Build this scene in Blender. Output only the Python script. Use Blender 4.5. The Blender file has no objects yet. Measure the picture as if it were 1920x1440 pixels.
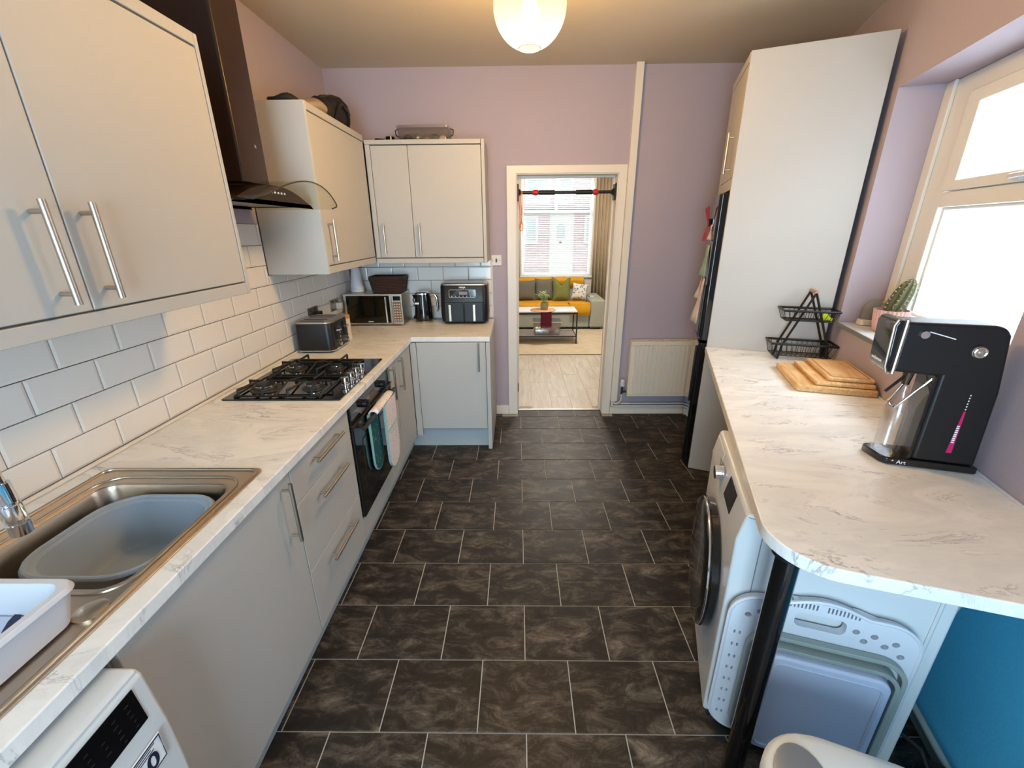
import bpy, bmesh, math, random
from math import sin, cos, pi, radians, sqrt, atan2
from mathutils import Vector, Matrix
random.seed(7)
S = bpy.context.scene
COL = S.collection

# ---------------------------------------------------------------- camera
PITCH, YAW, ROLL, FPX = 0.3481500, 0.0152609, -0.0082244, 796.566
fw = Vector((-sin(YAW)*cos(PITCH), cos(YAW)*cos(PITCH), -sin(PITCH)))
r0 = Vector((cos(YAW), sin(YAW), 0)); u0 = r0.cross(fw)
rr = cos(ROLL)*r0 + sin(ROLL)*u0; uu = -sin(ROLL)*r0 + cos(ROLL)*u0
cd = bpy.data.cameras.new('camera'); cam = bpy.data.objects.new('camera', cd); COL.objects.link(cam)
cam.matrix_world = Matrix(((rr.x, uu.x, -fw.x, 0), (rr.y, uu.y, -fw.y, 0), (rr.z, uu.z, -fw.z, 1.64), (0, 0, 0, 1)))
cd.sensor_width = 36; cd.lens = FPX/1920*36; cd.clip_start = 0.02
S.camera = cam

# ---------------------------------------------------------------- right-hand frame (the right wall runs 17.1 degrees off)
RA = radians(17.1)
W0 = Vector((1.394, 1.003, 0)); RN = Vector((cos(RA), -sin(RA), 0)); RT = Vector((sin(RA), cos(RA), 0))
def RW(n, t, z=0): return W0 + RN*n + RT*t + Vector((0, 0, z))

# ---------------------------------------------------------------- world, lights, exposure
wd = bpy.data.worlds.new('world'); S.world = wd; wd.use_nodes = True
bg = wd.node_tree.nodes['Background']; bg.inputs[0].default_value = (0.80, 0.88, 1.0, 1); bg.inputs[1].default_value = 1.7
def area(name, loc, direction, sx, sy, power, color):
    l = bpy.data.lights.new(name, 'AREA'); l.shape = 'RECTANGLE'; l.size = sx; l.size_y = sy; l.energy = power; l.color = color
    o = bpy.data.objects.new(name, l); COL.objects.link(o); o.location = loc
    o.rotation_euler = Vector(direction).to_track_quat('-Z', 'Y').to_euler(); return o
area('daylight_side_window', RW(1.10, 0.80, 2.75), -RN + Vector((0, 0, -0.95)), 2.2, 1.3, 300, (0.76, 0.89, 1.0))
area('daylight_back_door', (-0.30, -1.62, 1.35), (0.05, 1, -0.12), 1.3, 1.9, 92, (0.56, 0.82, 1.0))
area('daylight_living_window', (0.75, 9.6, 3.35), (0.0, -1, -0.80), 2.6, 1.4, 520, (0.95, 0.97, 1.0))
pl = bpy.data.lights.new('ceiling_bulb', 'POINT'); pl.energy = 49; pl.color = (1.0, 0.585, 0.20); pl.shadow_soft_size = 0.10
po = bpy.data.objects.new('ceiling_bulb', pl); COL.objects.link(po); po.location = (0.052, 2.14, 2.47)
pl2 = bpy.data.lights.new('living_fill', 'POINT'); pl2.energy = 120; pl2.color = (1.0, 0.93, 0.82); pl2.shadow_soft_size = 0.12  # added fill light for the living room, out of view
po2 = bpy.data.objects.new('living_fill', pl2); COL.objects.link(po2); po2.location = (0.75, 6.2, 2.52)
S.view_settings.view_transform = 'Standard'; S.view_settings.look = 'None'; S.view_settings.gamma = 1
S.view_settings.use_curve_mapping = False; S.view_settings.exposure = 0.25

# ---------------------------------------------------------------- materials
def lin(c):
    c = [x/255 for x in c]
    return tuple(x/12.92 if x <= .04045 else ((x+.055)/1.055)**2.4 for x in c) + (1,)
def mat(name, rgb, rough=0.5, metal=0.0, bump=0, bscale=200, vary=0, vscale=3, spec=0.5, coat=0, trans=0, ior=1.45, emit=None, estr=0, stretch=None, alpha=1):
    m = bpy.data.materials.new(name); m.use_nodes = True; nt = m.node_tree; n = nt.nodes; L = nt.links
    b = n['Principled BSDF']; c = lin(rgb)
    b.inputs['Base Color'].default_value = c; b.inputs['Roughness'].default_value = rough; b.inputs['Metallic'].default_value = metal
    b.inputs['Specular IOR Level'].default_value = spec; b.inputs['Coat Weight'].default_value = coat
    b.inputs['Transmission Weight'].default_value = trans; b.inputs['IOR'].default_value = ior; b.inputs['Alpha'].default_value = alpha
    if emit: b.inputs['Emission Color'].default_value = lin(emit); b.inputs['Emission Strength'].default_value = estr
    tc = n.new('ShaderNodeTexCoord'); src = tc.outputs['Object']
    if stretch:
        mp = n.new('ShaderNodeMapping'); mp.inputs['Scale'].default_value = stretch; L.new(src, mp.inputs[0]); src = mp.outputs[0]
    if vary:
        no = n.new('ShaderNodeTexNoise'); no.inputs['Scale'].default_value = vscale; no.inputs['Detail'].default_value = 5; L.new(src, no.inputs['Vector'])
        mx = n.new('ShaderNodeMix'); mx.data_type = 'RGBA'
        mx.inputs[6].default_value = tuple(max(0, x*(1-vary)) for x in c[:3])+(1,); mx.inputs[7].default_value = tuple(min(1, x*(1+vary)) for x in c[:3])+(1,)
        L.new(no.outputs['Fac'], mx.inputs[0]); L.new(mx.outputs[2], b.inputs['Base Color'])
    if bump:
        nb = n.new('ShaderNodeTexNoise'); nb.inputs['Scale'].default_value = bscale; nb.inputs['Detail'].default_value = 3; L.new(src, nb.inputs['Vector'])
        bp = n.new('ShaderNodeBump'); bp.inputs['Strength'].default_value = bump; bp.inputs['Distance'].default_value = 0.002
        L.new(nb.outputs['Fac'], bp.inputs['Height']); L.new(bp.outputs[0], b.inputs['Normal'])
    return m
def ramp(nt, fac, stops):
    r = nt.nodes.new('ShaderNodeValToRGB'); e = r.color_ramp.elements
    while len(e) < len(stops): e.new(0.5)
    for i, (p, c) in enumerate(stops): e[i].position = p; e[i].color = c
    nt.links.new(fac, r.inputs[0]); return r.outputs[0]
def marble():
    m = bpy.data.materials.new('marble_laminate'); m.use_nodes = True; nt = m.node_tree; n = nt.nodes; L = nt.links; b = n['Principled BSDF']
    g = n.new('ShaderNodeNewGeometry'); mp = n.new('ShaderNodeMapping'); mp.inputs['Rotation'].default_value = (0, 0, .5); mp.inputs['Scale'].default_value = (1.0, 2.6, 1.0)
    L.new(g.outputs['Position'], mp.inputs[0])
    n1 = n.new('ShaderNodeTexNoise'); n1.inputs['Scale'].default_value = 2.6; n1.inputs['Detail'].default_value = 10; n1.inputs['Roughness'].default_value = .68; n1.inputs['Distortion'].default_value = 1.4
    L.new(mp.outputs[0], n1.inputs['Vector'])
    v = ramp(nt, n1.outputs['Fac'], [(0, (0, 0, 0, 1)), (.485, (0, 0, 0, 1)), (.5, (1, 1, 1, 1)), (.517, (0, 0, 0, 1)), (1, (0, 0, 0, 1))])
    n2 = n.new('ShaderNodeTexNoise'); n2.inputs['Scale'].default_value = 5; n2.inputs['Detail'].default_value = 4; L.new(mp.outputs[0], n2.inputs['Vector'])
    k = ramp(nt, n2.outputs['Fac'], [(.43, (0, 0, 0, 1)), (.68, (1, 1, 1, 1))])
    mu = n.new('ShaderNodeMath'); mu.operation = 'MULTIPLY'; L.new(v, mu.inputs[0]); L.new(k, mu.inputs[1])
    base = ramp(nt, n1.outputs['Fac'], [(.3, lin((214, 216, 216))), (.6, lin((236, 236, 234)))])
    mx = n.new('ShaderNodeMix'); mx.data_type = 'RGBA'; L.new(mu.outputs[0], mx.inputs[0]); L.new(base, mx.inputs[6]); mx.inputs[7].default_value = lin((140, 140, 148))
    L.new(mx.outputs[2], b.inputs['Base Color']); b.inputs['Roughness'].default_value = .33; return m
def stonetile():
    m = bpy.data.materials.new('dark_stone_tile'); m.use_nodes = True; nt = m.node_tree; n = nt.nodes; L = nt.links; b = n['Principled BSDF']
    g = n.new('ShaderNodeNewGeometry'); oi = n.new('ShaderNodeObjectInfo')
    mu = n.new('ShaderNodeMath'); mu.operation = 'MULTIPLY'; mu.inputs[1].default_value = 40; L.new(oi.outputs['Random'], mu.inputs[0])
    cb = n.new('ShaderNodeCombineXYZ'); L.new(mu.outputs[0], cb.inputs[0]); L.new(mu.outputs[0], cb.inputs[2])
    ad = n.new('ShaderNodeVectorMath'); L.new(g.outputs['Position'], ad.inputs[0]); L.new(cb.outputs[0], ad.inputs[1])
    mp = n.new('ShaderNodeMapping'); mp.inputs['Scale'].default_value = (1, 2.1, 1); L.new(ad.outputs[0], mp.inputs[0])
    n1 = n.new('ShaderNodeTexNoise'); n1.inputs['Scale'].default_value = 6.5; n1.inputs['Detail'].default_value = 10; n1.inputs['Roughness'].default_value = .78; n1.inputs['Distortion'].default_value = .6; L.new(mp.outputs[0], n1.inputs['Vector'])
    c = ramp(nt, n1.outputs['Fac'], [(.30, lin((20, 19, 18))), (.48, lin((42, 38, 35))), (.59, lin((82, 74, 66))), (.72, lin((136, 124, 110)))])
    L.new(c, b.inputs['Base Color']); b.inputs['Roughness'].default_value = .45; b.inputs['Specular IOR Level'].default_value = .22
    bp = n.new('ShaderNodeBump'); bp.inputs['Strength'].default_value = .25; bp.inputs['Distance'].default_value = .002; L.new(n1.outputs['Fac'], bp.inputs['Height']); L.new(bp.outputs[0], b.inputs['Normal'])
    return m
def woodmat(name, c1, c2, rough=.45, scale=9, stretch=(1, 12, 12), rnd=True):
    m = bpy.data.materials.new(name); m.use_nodes = True; nt = m.node_tree; n = nt.nodes; L = nt.links; b = n['Principled BSDF']
    tc = n.new('ShaderNodeTexCoord'); oi = n.new('ShaderNodeObjectInfo')
    ad = n.new('ShaderNodeVectorMath'); L.new(tc.outputs['Object'], ad.inputs[0]); L.new(oi.outputs['Random'], ad.inputs[1])
    mp = n.new('ShaderNodeMapping'); mp.inputs['Scale'].default_value = stretch; L.new(ad.outputs[0], mp.inputs[0])
    n1 = n.new('ShaderNodeTexNoise'); n1.inputs['Scale'].default_value = scale; n1.inputs['Detail'].default_value = 6; n1.inputs['Distortion'].default_value = .8; L.new(mp.outputs[0], n1.inputs['Vector'])
    L.new(ramp(nt, n1.outputs['Fac'], [(.3, lin(c1)), (.7, lin(c2))]), b.inputs['Base Color']); b.inputs['Roughness'].default_value = rough; return m
def brushed(name, rgb, rough=.32):
    return mat(name, rgb, rough, 1.0, bump=.15, bscale=60, stretch=(1, 1, 14))
M = {}
M['cab'] = mat('grey_cabinet_paint', (186, 184, 180), .5, bump=.10, bscale=900)
M['carc'] = mat('grey_carcass_edge', (170, 167, 162), .55, bump=.05)
M['plinth'] = mat('grey_plinth', (172, 180, 184), .5, bump=.05)
M['marble'] = marble(); M['stile'] = stonetile()
M['grout'] = mat('pale_grout', (172, 168, 160), .8, bump=.3, bscale=400)
M['dgrout'] = mat('dark_grout', (74, 66, 66), .85, bump=.3, bscale=400)
M['tile'] = mat('white_glazed_tile', (233, 229, 223), .16, vary=.03, vscale=2)
M['wall'] = mat('lilac_wall_paint', (176, 164, 174), .75, bump=.25, bscale=90, vary=.03, vscale=1.5)
M['wallteal'] = mat('blue_lower_wall', (76, 176, 214), .7, bump=.2, bscale=90, vary=.06, vscale=4)
M['ceil'] = mat('ceiling_paint', (210, 194, 170), .85, bump=.35, bscale=60, vary=.03, vscale=2)
M['trim'] = mat('white_gloss_trim', (228, 220, 208), .35, bump=.05, bscale=30)
M['upvc'] = mat('white_window_plastic', (228, 228, 224), .3, vary=.02)
M['steel'] = brushed('brushed_steel', (196, 186, 172)); M['sink'] = brushed('sink_steel', (196, 182, 164), .28)
M['darksteel'] = brushed('dark_brushed_steel', (96, 84, 72), .35)
M['chrome'] = mat('chrome', (225, 225, 228), .08, 1.0, bump=.02)
M['gloss'] = mat('black_gloss', (14, 14, 15), .07, coat=.5, vary=.05)
M['black'] = mat('black_plastic', (22, 22, 23), .38, bump=.05)
M['iron'] = mat('cast_iron_black', (26, 25, 24), .5, bump=.3, bscale=300)
M['burner'] = mat('burner_grey', (70, 66, 62), .45, .6, bump=.1)
M['white'] = mat('white_appliance', (204, 207, 209), .3, vary=.01)
M['wplast'] = mat('white_plastic', (208, 211, 219), .38, vary=.02)
M['bowl'] = mat('grey_blue_plastic', (150, 163, 176), .4, vary=.03)
M['greyplast'] = mat('grey_rubber', (150, 160, 156), .5, vary=.03)
M['bplast'] = mat('pale_blue_plastic', (206, 214, 236), .38, vary=.02)
M['dark'] = mat('slot_shade', (20, 24, 40), .6, vary=.05)  # dark colour standing in for the shade inside the toaster slots
M['screen'] = mat('black_glass_screen', (10, 10, 14), .12, vary=.05)
M['hood'] = mat('hood_black_glass', (44, 28, 22), .30, coat=0, spec=.35, vary=.05)
M['cork'] = woodmat('cork_lid', (176, 120, 60), (206, 150, 84), .7, 40, (1, 1, 1))
M['board'] = woodmat('light_acacia_wood', (196, 146, 88), (232, 194, 142), .42, 5, (14, 1.6, 14))
M['beech'] = woodmat('beech_handle', (176, 126, 92), (200, 150, 112), .5, 12, (2, 8, 8))
M['cream'] = mat('cream_ceramic', (222, 212, 196), .35, vary=.05)
M['wicker'] = mat('brown_wicker', (58, 36, 30), .6, bump=1, bscale=120, vary=.2, vscale=60)
M['ink'] = mat('white_print', (236, 236, 236), .5, vary=.02)
M['inkd'] = mat('navy_print', (30, 36, 66), .5, vary=.02)
M['inkg'] = mat('grey_print', (130, 132, 140), .5, vary=.02)
M['pink'] = mat('pink_label', (190, 30, 96), .4, vary=.05)
M['red'] = mat('red_plastic', (196, 20, 34), .4, vary=.05)
M['orange'] = mat('orange_cord', (226, 120, 44), .7, vary=.1, vscale=40)
M['teal'] = mat('teal_cotton', (18, 78, 84), .9, bump=.4, bscale=300, vary=.1, vscale=60)
M['mint'] = mat('mint_binding', (140, 178, 168), .9, bump=.3, bscale=300)
M['cactus'] = mat('cactus_green', (84, 84, 58), .7, bump=.6, bscale=120, vary=.3, vscale=40)
M['spine'] = mat('cactus_spines', (214, 194, 150), .6, vary=.05)
M['pinkpot'] = mat('pink_ceramic', (224, 182, 176), .5, vary=.04)
M['leaf'] = mat('green_leaf', (112, 172, 92), .5, vary=.15, vscale=30)
M['leaf2'] = mat('pale_green_leaf', (150, 168, 112), .6, vary=.2, vscale=30)
M['lime'] = mat('lime_green_plastic', (196, 220, 30), .45, vary=.06)
M['stone'] = mat('grey_stone', (122, 120, 114), .85, bump=.8, bscale=60, vary=.12, vscale=25)
M['soil'] = mat('dark_soil', (50, 40, 32), .95, bump=1, bscale=80)
M['sill'] = mat('pale_sill_tile', (206, 210, 216), .3, vary=.05, vscale=6)
M['bag'] = mat('black_bag_fabric', (34, 30, 30), .7, bump=.5, bscale=200, vary=.2, vscale=8)
M['fabric_b'] = mat('beige_sheer_plastic', (170, 150, 128), .4, bump=.4, bscale=30, vary=.12, vscale=6)
M['radi'] = mat('cream_radiator_enamel', (226, 216, 200), .35, vary=.01)
M['paperw'] = mat('white_paper', (222, 212, 206), .8, vary=.05); M['paperg'] = mat('pale_green_card', (158, 186, 168), .7, vary=.25, vscale=30)
M['redpaper'] = mat('red_card', (176, 22, 44), .6, vary=.1)
M['sofa'] = mat('grey_green_sofa_fabric', (162, 164, 152), .95, bump=.5, bscale=300, vary=.06, vscale=20)
M['mustard'] = mat('mustard_throw', (206, 150, 32), .95, bump=.6, bscale=120, vary=.18, vscale=8)
M['cgrey'] = mat('grey_cushion_fabric', (104, 102, 92), .95, bump=.5, bscale=250, vary=.12, vscale=20)
M['cgreen'] = mat('olive_cushion_fabric', (112, 116, 62), .9, bump=.5, bscale=250, vary=.12, vscale=12)
M['curtain'] = mat('beige_curtain_cloth', (176, 158, 132), .9, bump=.3, bscale=200, vary=.06)
M['rug'] = mat('beige_patterned_rug', (198, 184, 160), .95, bump=.8, bscale=150, vary=.22, vscale=7)
M['plank'] = woodmat('pale_laminate', (178, 170, 160), (204, 198, 188), .38, 3.5, (8, 1, 1))
M['blind'] = mat('white_blind_slat', (226, 228, 230), .5, vary=.02)
M['livwall'] = mat('living_room_paint', (214, 206, 196), .8, bump=.2, bscale=80)
M['coffee'] = mat('pale_coffee_table_top', (214, 212, 222), .35, vary=.02)
M['housewin'] = mat('house_window_glass', (186, 200, 202), .2, vary=.1, vscale=2)
M['road'] = mat('pavement_grey', (150, 158, 170), .9, bump=.4, bscale=40, vary=.1, vscale=3)
M['binlid'] = mat('white_bin_plastic', (214, 222, 226), .35, vary=.01); M['binbtn'] = mat('grey_bin_button', (130, 134, 140), .4, .3, vary=.05, vscale=30)
def glassmat(name, tint, alpha, rough=.05, refl=.06):
    m = bpy.data.materials.new(name); m.use_nodes = True; nt = m.node_tree; n = nt.nodes; L = nt.links
    n.remove(n['Principled BSDF']); out = n['Material Output']
    tr = n.new('ShaderNodeBsdfTransparent'); tr.inputs[0].default_value = tint
    gl = n.new('ShaderNodeBsdfGlossy'); gl.inputs['Roughness'].default_value = rough
    no = n.new('ShaderNodeTexNoise'); no.inputs['Scale'].default_value = 3
    ma = n.new('ShaderNodeMath'); ma.operation = 'MULTIPLY_ADD'; ma.inputs[1].default_value = .02; L.new(no.outputs['Fac'], ma.inputs[0]); ma.inputs[2].default_value = refl
    mx = n.new('ShaderNodeMixShader'); L.new(ma.outputs[0], mx.inputs[0]); L.new(tr.outputs[0], mx.inputs[1]); L.new(gl.outputs[0], mx.inputs[2]); L.new(mx.outputs[0], out.inputs[0]); return m
M['glass'] = glassmat('clear_glass', (.93, .94, .90, 1), .05); M['clearp'] = glassmat('clear_plastic', (.90, .91, .92, 1), .2, .2, .16)
M['smoke'] = glassmat('smoked_plastic', (.30, .32, .34, 1), .2, .1)
def frosted():
    m = bpy.data.materials.new('obscured_window_glass'); m.use_nodes = True; nt = m.node_tree; n = nt.nodes; L = nt.links
    n.remove(n['Principled BSDF']); out = n['Material Output']
    tr = n.new('ShaderNodeBsdfTransparent'); tl = n.new('ShaderNodeBsdfTranslucent'); no = n.new('ShaderNodeTexNoise'); no.inputs['Scale'].default_value = 45; no.inputs['Detail'].default_value = 6
    c = ramp(nt, no.outputs['Fac'], [(.35, (.86, .86, .84, 1)), (.6, (.97, .97, .97, 1))]); L.new(c, tl.inputs[0]); L.new(c, tr.inputs[0])
    mx = n.new('ShaderNodeMixShader'); mx.inputs[0].default_value = .50; L.new(tr.outputs[0], mx.inputs[1]); L.new(tl.outputs[0], mx.inputs[2]); L.new(mx.outputs[0], out.inputs[0]); return m
M['frost'] = frosted()
def shade():
    m = bpy.data.materials.new('glowing_lamp_globe'); m.use_nodes = True; nt = m.node_tree; n = nt.nodes; L = nt.links
    n.remove(n['Principled BSDF']); out = n['Material Output']
    tr = n.new('ShaderNodeBsdfTransparent'); tr.inputs[0].default_value = (.80, .78, .66, 1)
    em = n.new('ShaderNodeEmission'); tc = n.new('ShaderNodeTexCoord'); sp = n.new('ShaderNodeSeparateXYZ'); L.new(tc.outputs['Object'], sp.inputs[0])
    mr = n.new('ShaderNodeMapRange'); mr.inputs[1].default_value = -.13; mr.inputs[2].default_value = .10; L.new(sp.outputs[2], mr.inputs[0])
    c = ramp(nt, mr.outputs[0], [(0, (1.0, 1.0, .92, 1)), (.35, (1, .95, .55, 1)), (1, (.9, .85, .10, 1))]); L.new(c, em.inputs[0]); em.inputs[1].default_value = .75
    ad = n.new('ShaderNodeAddShader'); L.new(tr.outputs[0], ad.inputs[0]); L.new(em.outputs[0], ad.inputs[1]); L.new(ad.outputs[0], out.inputs[0]); return m
M['shade'] = shade()
def bulbmat():
    m = bpy.data.materials.new('lit_bulb'); m.use_nodes = True; nt = m.node_tree; n = nt.nodes; L = nt.links
    n.remove(n['Principled BSDF']); out = n['Material Output']; tr = n.new('ShaderNodeBsdfTransparent'); em = n.new('ShaderNodeEmission'); em.inputs[0].default_value = (1, .93, .75, 1)
    no = n.new('ShaderNodeTexNoise'); no.inputs['Scale'].default_value = 8; mr = n.new('ShaderNodeMapRange'); mr.inputs[3].default_value = 7; mr.inputs[4].default_value = 9; L.new(no.outputs['Fac'], mr.inputs[0]); L.new(mr.outputs[0], em.inputs[1])
    ad = n.new('ShaderNodeAddShader'); L.new(tr.outputs[0], ad.inputs[0]); L.new(em.outputs[0], ad.inputs[1]); L.new(ad.outputs[0], out.inputs[0]); return m
M['bulb'] = bulbmat()
def brickmat():
    m = bpy.data.materials.new('far_house_brick'); m.use_nodes = True; nt = m.node_tree; n = nt.nodes; L = nt.links; b = n['Principled BSDF']
    tc = n.new('ShaderNodeTexCoord'); mp = n.new('ShaderNodeMapping'); mp.inputs['Rotation'].default_value = (radians(90), 0, 0); L.new(tc.outputs['Object'], mp.inputs[0])
    br = n.new('ShaderNodeTexBrick'); br.inputs['Color1'].default_value = lin((214, 184, 184)); br.inputs['Color2'].default_value = lin((192, 158, 166)); br.inputs['Mortar'].default_value = lin((222, 216, 216))
    br.inputs['Scale'].default_value = 4.4; L.new(mp.outputs[0], br.inputs[0]); L.new(br.outputs[0], b.inputs['Base Color']); b.inputs['Roughness'].default_value = .9; return m
M['brick'] = brickmat()
def dotted(name, base, dot, scale, thr, mixf=.55):
    m = bpy.data.materials.new(name); m.use_nodes = True; nt = m.node_tree; n = nt.nodes; L = nt.links; b = n['Principled BSDF']
    tc = n.new('ShaderNodeTexCoord'); v = n.new('ShaderNodeTexVoronoi'); v.inputs['Scale'].default_value = scale; L.new(tc.outputs['Object'], v.inputs['Vector'])
    f = ramp(nt, v.outputs['Distance'], [(thr, (1, 1, 1, 1)), (thr+.06, (0, 0, 0, 1))])
    hs = n.new('ShaderNodeMix'); hs.data_type = 'RGBA'; L.new(f, hs.inputs[0]); hs.inputs[6].default_value = lin(base)
    m2 = n.new('ShaderNodeMix'); m2.data_type = 'RGBA'; m2.inputs[0].default_value = mixf; L.new(v.outputs['Color'], m2.inputs[6]); m2.inputs[7].default_value = lin(dot); L.new(m2.outputs[2], hs.inputs[7])
    L.new(hs.outputs[2], b.inputs['Base Color']); b.inputs['Roughness'].default_value = .9; return m
M['glovep'] = dotted('white_spotted_cotton', (226, 216, 218), (90, 110, 110), 60, .18)
M['glovet'] = dotted('teal_spotted_cotton', (20, 84, 88), (120, 170, 160), 50, .14)
M['cpat'] = dotted('white_patterned_fabric', (214, 212, 206), (120, 122, 126), 24, .34, .92)

# ---------------------------------------------------------------- mesh helpers
def bx(bm, x0, x1, y0, y1, z0, z1):
    v = [bm.verts.new(p) for p in ((x0, y0, z0), (x1, y0, z0), (x1, y1, z0), (x0, y1, z0), (x0, y0, z1), (x1, y0, z1), (x1, y1, z1), (x0, y1, z1))]
    for f in ((3, 2, 1, 0), (4, 5, 6, 7), (0, 1, 5, 4), (1, 2, 6, 5), (2, 3, 7, 6), (3, 0, 4, 7)): bm.faces.new([v[i] for i in f])
    return v
def sweep(bm, pts, r, seg=8, closed=False, caps=True):
    pts = [Vector(p) for p in pts]; n = len(pts); rings = []; up = None
    for i, p in enumerate(pts):
        a = pts[(i-1) % n] if (closed or i > 0) else p; c = pts[(i+1) % n] if (closed or i < n-1) else p
        d = (c-a).normalized()
        if up is None:
            up = Vector((0, 0, 1)) if abs(d.z) < .9 else Vector((1, 0, 0))
        s = d.cross(up).normalized(); up = s.cross(d).normalized()
        rad = r[i] if isinstance(r, (list, tuple)) else r
        k = 1.0
        if (closed or 0 < i < n-1):
            h = ((pts[(i+1) % n]-p).normalized()).dot((p-pts[(i-1) % n]).normalized()); k = 1/max(.6, sqrt(max(.1, (1+h)/2)))
        rings.append([bm.verts.new(p + (s*cos(2*pi*j/seg)+up*sin(2*pi*j/seg))*rad*k) for j in range(seg)])
    for i in range(n if closed else n-1):
        A, B = rings[i], rings[(i+1) % n]
        for j in range(seg): bm.faces.new((A[j], A[(j+1) % seg], B[(j+1) % seg], B[j]))
    if caps and not closed: bm.faces.new(rings[0][::-1]); bm.faces.new(rings[-1])
def cyl(bm, a, b, r, seg=20): sweep(bm, [a, b], r, seg)
def lathe(bm, prof, seg=32, c=(0, 0, 0), rf=None, capb=True, capt=True, sx=1, sy=1):
    rings = []
    for r, z in prof:
        ring = []
        for j in range(seg):
            a = 2*pi*j/seg; q = r*(rf(a, z) if rf else 1); ring.append(bm.verts.new((c[0]+q*cos(a)*sx, c[1]+q*sin(a)*sy, c[2]+z)))
        rings.append(ring)
    for A, B in zip(rings, rings[1:]):
        for j in range(seg): bm.faces.new((A[j], A[(j+1) % seg], B[(j+1) % seg], B[j]))
    if capb: bm.faces.new(rings[0][::-1])
    if capt: bm.faces.new(rings[-1])
def rrect(x0, x1, y0, y1, r, seg=6):
    out = []
    for cx, cy, a0 in ((x1-r, y1-r, 0), (x0+r, y1-r, 90), (x0+r, y0+r, 180), (x1-r, y0+r, 270)):
        for k in range(seg+1):
            a = radians(a0+90*k/seg); out.append((cx+r*cos(a), cy+r*sin(a)))
    return out
def ax3(axis, u, v, w):   # outline coordinates (u,v) and depth w
    return (u, v, w) if axis == 'z' else ((u, w, v) if axis == 'y' else (w, u, v))
def prism(bm, pts, w0, w1, axis='z'):
    A = [bm.verts.new(ax3(axis, u, v, w0)) for u, v in pts]; B = [bm.verts.new(ax3(axis, u, v, w1)) for u, v in pts]; n = len(pts)
    bm.faces.new(A[::-1]); bm.faces.new(B)
    for i in range(n): bm.faces.new((A[i], A[(i+1) % n], B[(i+1) % n], B[i]))
def loft(bm, loops, cap0=True, cap1=True):
    R = [[bm.verts.new(p) for p in l] for l in loops]; n = len(R[0])
    for A, B in zip(R, R[1:]):
        for i in range(n): bm.faces.new((A[i], A[(i+1) % n], B[(i+1) % n], B[i]))
    if cap0: bm.faces.new(R[0][::-1])
    if cap1: bm.faces.new(R[-1])
def cells(bm, us, vs, solid, w0, w1, axis='z'):
    V = {}
    def g(i, j, k):
        if (i, j, k) not in V: V[(i, j, k)] = bm.verts.new(ax3(axis, us[i], vs[j], (w0, w1)[k]))
        return V[(i, j, k)]
    nu, nv = len(us)-1, len(vs)-1
    ok = lambda i, j: 0 <= i < nu and 0 <= j < nv and solid((us[i]+us[i+1])/2, (vs[j]+vs[j+1])/2)
    for i in range(nu):
        for j in range(nv):
            if not ok(i, j): continue
            bm.faces.new((g(i, j, 1), g(i+1, j, 1), g(i+1, j+1, 1), g(i, j+1, 1))); bm.faces.new((g(i, j+1, 0), g(i+1, j+1, 0), g(i+1, j, 0), g(i, j, 0)))
            if not ok(i-1, j): bm.faces.new((g(i, j+1, 0), g(i, j, 0), g(i, j, 1), g(i, j+1, 1)))
            if not ok(i+1, j): bm.faces.new((g(i+1, j, 0), g(i+1, j+1, 0), g(i+1, j+1, 1), g(i+1, j, 1)))
            if not ok(i, j-1): bm.faces.new((g(i, j, 0), g(i+1, j, 0), g(i+1, j, 1), g(i, j, 1)))
            if not ok(i, j+1): bm.faces.new((g(i+1, j+1, 0), g(i, j+1, 0), g(i, j+1, 1), g(i+1, j+1, 1)))
def holed(bm, outer, holes, w0, w1, axis='z'):
    E = []; loops = []
    for lp in [outer]+holes:
        vs = [bm.verts.new(ax3(axis, u, v, w0)) for u, v in lp]; loops.append(vs)
        E += [bm.edges.new((vs[i], vs[(i+1) % len(vs)])) for i in range(len(vs))]
    g = bmesh.ops.triangle_fill(bm, use_beauty=True, use_dissolve=False, edges=E)
    fs = [f for f in g['geom'] if isinstance(f, bmesh.types.BMFace)]
    ext = bmesh.ops.extrude_face_region(bm, geom=fs); vv = [e for e in ext['geom'] if isinstance(e, bmesh.types.BMVert)]
    d = Vector(ax3(axis, 0, 0, w1-w0)); bmesh.ops.translate(bm, verts=vv, vec=d)
def circ(cx, cy, r, n=12, r2=None): return [(cx+r*cos(2*pi*k/n), cy+(r2 or r)*sin(2*pi*k/n)) for k in range(n)]
def pillow(bm, w, h, d, n=12, pinch=.10):
    G = {}
    for s in (1, -1):
        for i in range(n+1):
            for j in range(n+1):
                u, v = 2*i/n-1, 2*j/n-1
                e = (1-u**4)*(1-v**4); x = u*w/2*(1-pinch*(1-abs(v)**2)*abs(u)); z = v*h/2*(1-pinch*(1-abs(u)**2)*abs(v)); y = s*d/2*max(0, e)**.6
                if e == 0 and s == -1: G[(s, i, j)] = G[(1, i, j)]
                else: G[(s, i, j)] = bm.verts.new((x, y, z))
    for s in (1, -1):
        for i in range(n):
            for j in range(n):
                q = [G[(s, i, j)], G[(s, i+1, j)], G[(s, i+1, j+1)], G[(s, i, j+1)]]
                if s == 1: q.reverse()
                try: bm.faces.new(q)
                except ValueError: pass

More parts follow.
